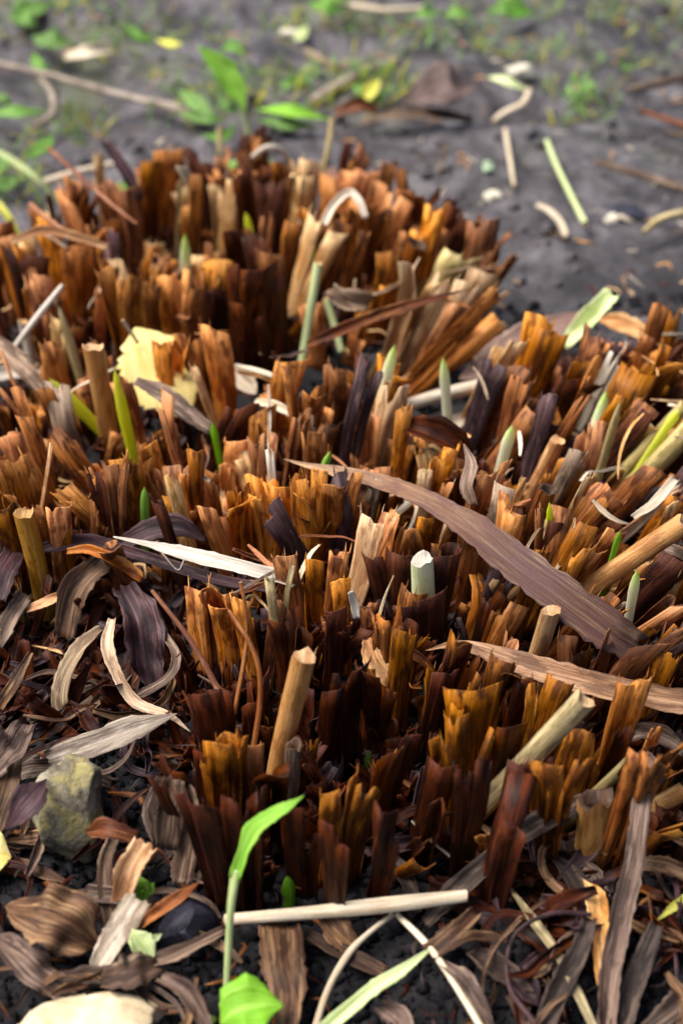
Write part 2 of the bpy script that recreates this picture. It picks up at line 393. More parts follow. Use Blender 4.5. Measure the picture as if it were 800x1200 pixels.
def sheath(mb, B, T, wd, layers=3, flat=.5, arc=2.0, facing=None, jag=.25, bend=0.0, nu=9, nv=7, thick=.0004, flare=1.1, mi0=0, nm=1, style='roll'):
    """a cut leaf base: nested curved leaf layers with torn, uneven tops"""
    ax = T-B; L = ax.length; t = ax.normalized()
    hint = facing if facing is not None else Vector((R.uniform(-.8, .8), -1, R.uniform(0, .3)))
    t, nr, sd_ = frame(t, hint); tops = []
    for k in range(layers):
        sc = 1-.26*k; fl = flat*R.uniform(.75, 1.3); ar = arc*R.uniform(.75, 1.15)*(1 if k else 1.0)
        rot = R.uniform(-.45, .45) + (math.pi if k % 2 and R.random() < .55 else 0)
        top = 1 - (0 if k == 0 else R.uniform(-.06, .28)); cr = [R.uniform(-1, 1) for _ in range(nu+2)]; cr = [(cr[q]+2*cr[q+1]+cr[q+2])/4 for q in range(nu)]
        j = []; spl = R.uniform(-.5, .5)
        for b in range(nu):
            x = R.random(); u = 2*b/(nu-1)-1
            j.append(jag*(x*x*.16 + .9*max(0, u*spl)) + (.1*jag if b in (0, nu-1) else 0))
        j = [(j[max(q-1, 0)]+2*j[q]+j[min(q+1, nu-1)])/4 for q in range(nu)]
        if R.random() < .5:
            q = R.randrange(1, nu-1); j[q] += jag*R.uniform(.3, .9)
            if R.random() < .5: j[min(q+1, nu-1)] += jag*R.uniform(.2, .7)
        out = R.uniform(-.05, .12)*(1 if k == 0 else .5); cen = R.uniform(-.08, .08)*wd if k == 0 else R.choice((-1, 1))*R.uniform(.05, .34)*wd; fan = 0 if k == 0 else R.uniform(-.10, .10)+cen/wd*.25; cn = (R.uniform(-.1, .1))*wd*flat
        bow = bend*R.uniform(.6, 1.2); roll = R.choice((0, 0, R.uniform(-.5, .5))); curl = R.choice((0, 0, 0, R.uniform(-.9, .9)))
        fold = R.uniform(.35, 1.0)
        wob = [R.uniform(-1, 1) for _ in range(nv)]
        rows = []; uvs = []
        for a in range(nv):
            s = a/(nv-1); row = []; ur = []
            for b in range(nu):
                u = 2*b/(nu-1)-1; an = u*ar/2*(1+roll*s)+rot
                h = s*(top-(j[b] if s > .5 else j[b]*s)*1.0)
                rr = wd/2*sc*(.82+(flare-.82)*h)*(1+.05*cr[b]*math.sin(h*9+b))
                x, y = (math.sin(an)*rr + cen, math.cos(an)*rr*fl + cn) if style == 'roll' else (u*rr*math.cos(fold)+cen, -abs(u)**1.3*rr*math.sin(fold)*(1 if rot < 1.5 else -1)+cn)
                y += cr[b]*.04*wd*(.4+h)+curl*L*max(0, h-.62)**2*2; x += wob[a]*.035*wd*abs(u)
                sp = out*L*h*h
                lat = bow*L*math.sin(h*math.pi*.5)*h + fan*L*h*h
                row.append(B + t*(h*L) + sd_*(x+lat) + nr*(y + sp*math.cos(rot)))
                ur.append((u*wd*50*sc*ar/2, h*L*100))
            rows.append(row); uvs.append(ur)
        if nv == 7: tops.append((k, rows[-1], rows[-3]))
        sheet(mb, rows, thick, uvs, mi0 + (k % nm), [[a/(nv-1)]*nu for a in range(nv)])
    # frayed fibres standing out of the torn tops
    for k, up, lo in tops:
        for _ in range(R.choice((0, 1, 1, 2, 3))):
            b = R.randrange(nu); p = up[b]; d = (p-lo[b]).normalized(); q = sd_*R.uniform(.0002, .0006)
            e = p+d*R.uniform(.0015, .008)+sd_*R.uniform(-.001, .001)+nr*R.uniform(-.0012, .0012); p = p-d*.001
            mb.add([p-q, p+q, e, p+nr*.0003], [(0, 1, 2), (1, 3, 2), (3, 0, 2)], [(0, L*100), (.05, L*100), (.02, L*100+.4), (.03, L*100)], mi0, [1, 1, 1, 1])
def shoot(mb, B, T, wd, s0=0.0, ns=10, n=13, bend=0.0):
    ax = T-B; L = ax.length; t, nr, sd_ = frame(ax, Vector((.2, -1, .4))); V = []; U = []; F = []; tv = []
    for a in range(n):
        s = a/(n-1); s = s**.75; v_ = max(0, (s-s0)/(1-s0)); prof = (.86+.5*v_-.4*v_*v_)*(max(0, 1-v_**2.6))**.75 + .012; tv.append(v_)
        for b in range(ns):
            an = 2*math.pi*b/ns; r = wd/2*prof*(1-.16*(b == 2)*(s > .1))
            V.append(B+t*(s*L)+sd_*(math.cos(an)*r+bend*L*s*s)+nr*(math.sin(an)*r*.62)); U.append((b*.2, s*L*100))
    for a in range(n-1):
        for b in range(ns):
            b2 = (b+1) % ns; F.append((a*ns+b, a*ns+b2, (a+1)*ns+b2, (a+1)*ns+b))
    V.append(B+t*L*1.02+sd_*(bend*L)); U.append((0, L*100)); F += [((n-1)*ns+b, (n-1)*ns+(b+1) % ns, n*ns) for b in range(ns)]
    mb.add(V, F, U, 0, [tv[min(i//ns, n-1)] for i in range(len(V))])
def ico():
    import bmesh
    bm = bmesh.new(); bmesh.ops.create_icosphere(bm, subdivisions=1, radius=1)
    v1 = np.array([v.co[:] for v in bm.verts]); f1 = [tuple(v.index for v in f.verts) for f in bm.faces]; bm.free()
    bm = bmesh.new(); bmesh.ops.create_icosphere(bm, subdivisions=2, radius=1)
    v2 = np.array([v.co[:] for v in bm.verts]); f2 = [tuple(v.index for v in f.verts) for f in bm.faces]; bm.free()
    bm = bmesh.new(); bmesh.ops.create_icosphere(bm, subdivisions=5, radius=1)
    v4 = np.array([v.co[:] for v in bm.verts]); f4 = [tuple(v.index for v in f.verts) for f in bm.faces]; bm.free()
    return (v1, f1), (v2, f2), (v4, f4)
ICO1, ICO2, ICO4 = ico()
def stone(name, loc, size, rot, mat, label, cat, seed, rough=.28, facets=0):
    v = ICO4[0].copy(); rs = np.random.RandomState(seed)
    if facets:
        for _ in range(facets):
            d = rs.normal(size=3); d /= np.linalg.norm(d); o = rs.uniform(.55, .8); k = v@d
            v = v - np.outer(np.maximum(k-o, 0), d)*.93
    f = 0
    for fr, am in ((1.3, rough), (3.1, rough*.4), (8, rough*.15), (20, rough*.06)):
        f = f + am*(vnoise(v[:, 0]*fr+v[:, 2]*fr*.7+20, v[:, 1]*fr-v[:, 2]*fr*.6+20, seed)-.5)*2
    v = v*(1+f[:, None])*np.array(size)
    c, s = math.cos(rot), math.sin(rot)
    v = np.stack([v[:, 0]*c-v[:, 1]*s, v[:, 0]*s+v[:, 1]*c, v[:, 2]], -1)+np.array(loc)
    mb = MB(); mb.add(v, ICO4[1], v[:, :2]*100)
    return tag(mb.build(name, mat, origin=loc), label, cat)

# ------------------------------------------------------------------ the plant: clumps of cut stubs
CL = {}
def clump(key, px, py, label):
    p = P(px, py); CL[key] = tag(empty('cut_plant', (p.x, p.y, gh(p))), label, 'plant', 'clumps of one cut-back plant')
clump('A', 300, 350, 'rear clump of tall cut-back brown stubs, the one in front of bare grey soil')
clump('B', 170, 560, 'left clump of upright cut-back stubs around the fallen yellow leaf')
clump('C', 450, 640, 'central clump of cut-back stubs with one sliced white and green stem')
clump('D', 690, 600, 'right clump of cut-back stubs all leaning to the right, with a purple-based shoot')
clump('E', 390, 900, 'nearest clump of dark torn stubs behind the tall green seedling')
clump('F', 680, 890, 'lower right clump of short thick stubs under the long arched brown leaf strip')

# clump, shape, material, tip x, tip y, visible foot x, y, width (photo pixels), [length mm]
HERO = [
('A','s','or',78,216,88,310,22),('A','s','or',95,224,102,310,20),('A','s','tn',111,178,112,262,14),('A','s','pu',123,264,126,310,17),
('A','s','br',173,184,168,250,17),('A','s','or',197,170,190,262,34),('A','l','ol',212,206,204,272,9),('A','s','pl',219,182,218,235,15),
('A','s','dk',241,180,243,250,22),('A','s','br',228,205,215,292,22),('A','s','tn',270,208,262,280,19),('A','s','or',72,280,86,360,36),
('A','s','dk',18,296,18,380,40),('A','s','or',3,275,5,340,22),('A','s','or',109,316,104,390,22),('A','s','or',140,316,146,395,24),('A','s','or',170,326,168,395,24),
('A','s','or',192,322,196,390,20),('A','s','or',247,304,236,388,26),('A','s','br',225,330,222,390,18),
('A','s','br',262,200,262,290,20),('A','s','dk',296,196,292,300,26),('A','s','dk',318,210,312,320,24),('A','s','br',337,195,330,300,22),('A','s','tn',362,183,355,240,22),('A','s','tn',364,212,352,280,18),
('A','s','or',392,206,384,290,20),('A','s','or',416,198,408,290,30),('A','s','or',454,188,448,236,15),('A','s','br',491,206,486,260,27),('A','s','or',476,224,448,290,34),
('A','s','dk',508,230,482,268,13),('A','s','or',519,238,505,300,28),('A','s','or',430,232,410,320,26),('A','s','tn',372,250,350,330,22),('A','s','br',345,255,330,340,24),
('A','h','br',489,285,468,350,25),('A','s','ol',541,285,505,355,36),('A','s','br',560,258,556,310,26),('A','s','tn',573,308,540,380,27),('A','s','or',587,336,500,415,19,105),
('A','l','tn',582,330,530,410,22),('A','s','tn',560,330,520,390,26),('A','s','tn',525,330,480,400,30),('A','s','tn',500,310,455,390,28),('A','s','br',470,300,440,390,26),
('A','s','dk',270,300,268,395,30,92),('A','s','dk',300,305,298,405,32,92),('A','s','wd',325,322,322,410,28,80),('A','s','dk',248,330,246,395,26),('A','s','or',578,372,520,420,18),('A','s','br',300,250,296,340,26),('A','s','dk',280,260,278,350,26),('A','s','br',262,290,262,370,22),('A','s','br',415,260,392,340,26),('A','s','br',320,290,318,370,24),
('A','s','or',55,250,62,310,20),('A','s','tn',30,272,36,320,18),('A','s','br',148,215,150,290,26),('A','s','br',130,300,132,360,20),('A','s','or',40,318,48,390,22),
# left
('B','t','st',109,406,116,522,25),('B','s','or',150,432,155,492,24),('B','s','or',184,392,191,470,20,70),('B','s','or',214,380,238,474,30),('B','s','or',247,378,258,492,24),('B','l','tn',230,420,250,490,15),
('B','s','dk',289,464,258,520,25),('B','s','or',14,528,24,605,40),('B','s','gy',66,460,80,530,25),('B','s','br',72,516,98,553,20),('B','l','tn',67,519,49,571,9),
('B','s','or',150,512,190,608,40),('B','s','or',92,560,130,618,36),('B','s','or',135,528,150,600,24),('B','s','tn',199,545,212,610,18),('B','s','br',231,515,228,612,18),
('B','s','br',163,541,158,610,20),('B','s','or',238,577,262,652,28),('B','t','st',28,600,37,697,24),('B','s','or',62,585,62,672,26),('B','s','or',72,600,74,660,16),
('B','s','br',122,610,140,680,22),('B','s','or',262,558,272,640,18),('B','s','or',278,560,284,645,20),('B','s','or',302,572,304,650,18),('B','s','or',325,560,322,650,24),
('B','s','br',110,548,118,600,20),('B','s','or',55,395,65,445,28),('B','s','br',107,384,118,430,26),('B','l','or',4,418,41,500,9),('B','l','or',2,450,30,490,10),
('B','s','or',342,420,322,490,30),('B','s','br',374,435,366,488,25),('B','s','or',378,488,372,540,19),('B','s','gy',362,486,362,540,15),('B','s','br',398,425,392,480,13),
('B','s','or',318,480,312,545,24),('B','s','br',300,515,300,580,20),('B','s','dk',200,580,206,640,22),('B','s','or',270,515,268,570,18),('B','s','br',345,485,340,545,18),('B','s','or',200,465,206,520,18),
('B','s','br',40,480,50,545,20),('B','s','or',120,540,128,600,18),('B','s','br',5,585,14,640,22),
# centre
('C','s','pu',428,428,402,548,17,100),('C','s','tn',438,436,418,530,12),('C','s','tn',464,446,442,545,26),('C','l','wh',317,527,320,587,15),('C','s','br',345,548,352,640,22),
('C','s','or',362,550,364,640,24),('C','s','or',386,548,386,640,24),('C','s','pu',405,562,392,665,22),('C','s','pu',310,595,352,662,20),('C','s','tn',447,600,415,692,34),
('C','s','or',470,600,450,690,26),('C','s','or',478,610,462,700,24),('C','s','br',500,590,485,670,30),('C','s','or',525,590,512,680,30),('C','s','br',545,620,530,700,30),('C','s','br',430,560,420,640,24),
('C','s','or',480,480,470,545,16),('C','s','br',448,545,440,600,20),('C','s','or',532,520,520,570,22),('C','s','or',558,540,550,590,24),('C','s','br',575,560,565,620,24),
('C','s','dk',520,640,512,720,26),('C','s','dk',470,650,462,730,26),('C','s','or',395,640,390,700,20),('C','s','or',340,640,345,700,22),('C','s','br',365,660,362,730,24),
('C','s','tn',497,540,497,600,20),('C','l','wh',515,555,470,590,16,70),('C','s','gy',440,555,430,600,14),('C','s','br',560,600,548,680,26),
# right
('D','s','pu',590,425,562,516,42),('D','s','br',622,440,600,520,34),('D','s','br',651,382,622,446,34),('D','s','br',711,395,694,446,15),('D','s','or',690,410,680,450,20),('D','s','pl',725,414,711,442,16),
('D','s','br',783,352,768,418,32),('D','s','br',800,365,790,430,26),('D','s','or',684,482,600,530,36),('D','t','tn',653,516,618,588,17),('D','s','gy',676,522,655,578,19),('D','s','br',765,475,725,522,30),
('D','t','ol',803,474,748,532,16),('D','t','ol',810,500,755,552,26),('D','s','gy',598,560,590,598,23),('D','s','or',577,546,572,590,20),('D','h','br',641,574,624,644,23),
('D','s','br',745,430,720,480,34),('D','s','or',730,450,700,505,30),('D','s','dk',680,440,660,490,36),('D','s','pu',655,450,640,500,24),('D','s','br',780,425,750,470,30),('D','s','or',717,588,680,625,18),
('D','s','or',728,612,690,672,30),('D','t','st',803,612,693,696,26,110),('D','s','or',676,648,660,680,30),('D','s','br',770,545,720,590,30),('D','s','br',740,560,700,600,28),('D','s','tn',700,560,670,610,16),
('D','s','or',803,698,780,714,22),('D','t','tn',645,716,640,745,24),('D','s','br',757,725,722,798,36),('D','s','br',690,610,665,660,24),('D','s','br',715,680,690,720,26),('D','s','dk',790,655,760,700,30),
('D','s','br',640,640,625,690,24),('D','s','or',610,585,598,640,20),('D','s','br',800,580,770,620,26),('D','s','or',632,480,600,520,24),('D','s','tn',600,390,580,430,30),('D','s','or',710,500,690,550,24),
('D','s','or',700,640,680,670,18),('D','s','br',660,600,650,640,20),('D','s','pu',765,740,750,790,22),('D','s','br',795,760,780,800,26),('D','l','tn',785,562,740,606,12),('D','s','or',780,400,765,450,22),
# near, dark
('E','s','or',232,690,240,760,34),('E','s','or',262,686,266,760,30),('E','s','or',292,690,294,750,26),('E','t','st',356,770,318,908,28,100),('E','s','wd',402,780,402,885,34),('E','s','wd',492,850,462,925,26),
('E','h','gy',344,873,338,910,20,60),('E','s','br',463,715,458,770,26),('E','s','br',330,690,318,770,22),('E','s','ol',320,668,322,738,14),('E','s','dk',385,700,384,790,26),('E','s','or',395,670,396,740,28),
('E','s','dk',350,720,345,800,30),('E','s','dk',440,760,436,840,30),('E','s','wd',240,800,250,880,34),('E','s','br',258,860,262,930,36),('E','s','br',290,870,290,940,28),('E','s','wd',215,880,226,940,30),
('E','s','wd',320,880,318,960,30),('E','s','br',415,920,405,980,34),('E','s','wd',460,940,450,1000,30),('E','s','wd',510,900,500,970,30),('E','s','wd',235,930,240,990,34),('E','s','wd',275,930,276,1010,36),
('E','s','wd',350,935,350,1010,38),('E','s','wd',400,960,395,1030,34),('E','s','wd',460,860,445,930,28),('E','s','br',480,720,470,800,26),('E','s','wd',520,780,505,860,28),('E','s','wd',300,780,296,860,26),
('E','s','br',530,750,520,830,30),('E','s','wd',190,880,205,940,26),
# lower right
('F','t','ol',686,818,596,914,29,105),('F','s','br',560,808,556,915,40),('F','s','dk',604,832,585,915,34),('F','s','br',702,840,668,932,50),('F','s','br',643,885,646,948,26),('F','t','ol',741,889,703,930,16),
('F','h','st',697,937,695,998,44,40),('F','s','br',740,800,730,860,30),('F','s','br',660,790,640,850,26),('F','s','wd',610,780,600,840,26),('F','t','tn',803,925,720,955,22,70),('F','s','or',803,965,740,980,24),
('F','s','wd',620,900,605,960,34),('F','s','wd',560,900,552,980,34),('F','s','br',780,850,760,910,34),('F','s','wd',745,850,730,900,26),('F','s','br',590,760,575,830,24),('F','s','br',770,880,760,930,26),
('F','s','wd',600,940,590,990,26),('F','s','br',540,850,536,930,28),
]
# young shoots, part of the clump they grow from: clump, material, tip, foot, width, label
SHOOTS = [
('A','sh',214,274,214,322,18,'pale cone-shaped new shoot'),('A','yg',289,248,293,270,9,'small yellow-green new shoot'),('A','sh',461,404,450,448,20,'white and green new shoot'),('A','sh',521,418,525,454,17,'white and green new shoot'),
('A','yg',357,252,362,275,8,'small yellow-green new shoot'),('A','ol',70,358,82,412,12,'olive new shoot'),
('B','yg',60,441,102,490,16,'bright yellow-green leaning new shoot'),('B','yg',129,434,141,502,15,'bright yellow-green pointed new shoot'),('B','gn',174,570,170,600,15,'flat bright green new shoot'),('B','gn',248,495,252,515,12,'small green new shoot'),
('B','gn',383,528,376,548,14,'small green new shoot'),('B','gn',62,676,66,700,16,'small green new shoot'),
('D','sp',708,458,700,530,25,'white new shoot with green tip and purple base'),('D','ol',727,470,716,528,12,'narrow brown-green sheath beside the new shoot'),('D','sh',594,498,590,526,20,'crumpled light green new shoot'),
('D','sh',746,668,745,702,18,'pale new shoot with green tip'),('D','yg',646,588,648,612,9,'small yellow-green new shoot'),('D','gn',722,622,720,642,12,'small green new shoot'),
('E','gn',262,735,263,762,11,'small green leaf tip'),('E','gn',431,882,430,910,14,'small green new shoot'),('E','gn',340,1030,338,1058,22,'dark green new shoot'),
('D','yg',790,478,782,492,14,'small yellow-green new shoot'),
]
PROT = []     # places kept clear: (x0,y0,x1,y1,half width px, depth Y)
def place(tx, ty, bx, by, w, Lmm=None):
    dxp, dyp = tx-bx, max(by-ty, 6)
    g = P(tx, by+10); ca = math.cos(math.atan2(CAM_H, g.y)); s = mpp(g)
    hw = dyp*s/ca; vis = math.hypot(hw, dxp*s)
    L = Lmm*.001 if Lmm else max(vis*1.12, R.uniform(.062, .085))
    th = math.atan2(dxp*s, hw); h = L*math.cos(th)
    T = P(tx, ty, h); B = Vector((T.x-L*math.sin(th), T.y+R.uniform(-.006, .006), 0))
    B.z = gh(B)-.004
    return B, T
def px_dist_seg(a, b, c, d):
    best = 1e9
    for i in range(5):
        q = (a[0]+(b[0]-a[0])*i/4, a[1]+(b[1]-a[1])*i/4)
        ux, uy = d[0]-c[0], d[1]-c[1]; l2 = ux*ux+uy*uy+1e-9
        t = max(0, min(1, ((q[0]-c[0])*ux+(q[1]-c[1])*uy)/l2))
        best = min(best, math.hypot(q[0]-c[0]-t*ux, q[1]-c[1]-t*uy))
    return best
FOOT = []
def stub(key, shape, mat, B, T, wd):
    mb = MB(); pr = CL[key]
    bend = R.uniform(-.06, .06)
    if shape == 's':
        q = R.random(); torn = R.random() < .4; jg = R.uniform(.2, .36) if torn else R.uniform(.03, .13)
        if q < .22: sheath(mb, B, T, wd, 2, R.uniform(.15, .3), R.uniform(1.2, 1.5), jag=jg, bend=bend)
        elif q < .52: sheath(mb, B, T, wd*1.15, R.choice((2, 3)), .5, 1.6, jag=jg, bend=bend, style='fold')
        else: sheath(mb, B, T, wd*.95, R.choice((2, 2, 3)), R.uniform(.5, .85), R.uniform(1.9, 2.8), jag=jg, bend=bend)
        mats = [M[mat]]; 
        mats = [M[mat], M[{'or': 'br', 'br': R.choice(('or', 'dk')), 'dk': 'br', 'tn': 'or', 'pu': 'br', 'gy': 'br', 'ol': 'tn', 'pl': 'tn'}.get(mat, mat)]]
        for i in range(len(mb.mi)): pass
        # inner layers may be of the second colour
        nface = len(mb.f); per = nface
        lay = 2*8*6+2*8+2*6
        sw = R.random() < .5
        mb.mi = [1 if (sw and len(f) == 4 and (i//lay) % 2 == 1) else 0 for i, f in enumerate(mb.f)]
        return mb.build('leaf_stub', mats, pr, origin=B)
    if shape == 'l':
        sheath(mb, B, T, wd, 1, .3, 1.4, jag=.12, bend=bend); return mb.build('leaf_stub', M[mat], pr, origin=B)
    if shape in 'th':
        q = B.lerp(T, .5)+Vector((R.uniform(-.002, .002), 0, 0))
        tube(mb, [B, q, T], [wd*.95, wd, wd*1.02], ns=11, cap0='round', cap1='hollow' if shape == 'h' else 'cut', flat=R.uniform(.7, .95), n=9)
        return mb.build('cut_stalk', [M[mat], M['hol'] if shape == 'h' else M['pith']], pr, origin=B)
for key, sh, mat, tx, ty, bx, by, wp, *l in HERO:
    B, T = place(tx, ty, bx, by, wp, l[0] if l else None)
    wd = wp*mpp(T)*(1.38 if sh == 's' else 1)
    stub(key, sh, mat, B, T, wd); FOOT.append((B, wd))
    PROT.append((tx, ty, bx, by, wp*.42, B.y))
for key, mat, tx, ty, bx, by, wp, lab in SHOOTS:
    B, T = place(tx, ty, bx, by, wp, None)
    if key == 'E' or by == 700 and tx == 62:           # short young shoots standing on the soil in a gap
        B = P(bx, by); ca = math.cos(math.atan2(CAM_H, B.y)); sm = mpp(B); hh = abs(by-ty)*sm/ca*1.08
        T = B+Vector(((tx-bx)*sm, 0, hh)); B.z = gh(B)-.002
    wd = wp*mpp(T)*(.8 if mat in ('gn', 'sh') else 1.0); mb = MB(); vis = math.hypot((by-ty)/.78, tx-bx)*mpp(T); shoot(mb, B, T, wd, s0=max(0, 1-vis*1.05/(T-B).length), bend=R.uniform(-.04, .04))
    o = mb.build('new_shoot', M[mat], CL[key], origin=B); o['label'] = lab
    PROT.append((tx, ty, bx, by, wp*.6+2, T.y+.002))
# the sliced white and green stem
B, T = place(494, 656, 497, 690, 28, 75); wd = 28*mpp(T); mb = MB()
tube(mb, [B, B.lerp(T, .6), T], [wd, wd, wd*.95], ns=12, cap0='round', cap1='cut', flat=.85, n=10)
o = mb.build('sliced_stem', [M['sli'], M['wh']], CL['C'], origin=B); o['label'] = 'white and green sliced stem'
mb = MB(); sheath(mb, B+Vector((0, -.006, 0)), B.lerp(T, .93)+Vector((.001, -.010, 0)), wd*1.5, 2, .6, 2.4, jag=.3); mb.build('leaf_stub', M['dk'], CL['C'], origin=B)
PROT.append((494, 652, 497, 695, 15, B.y-.03))

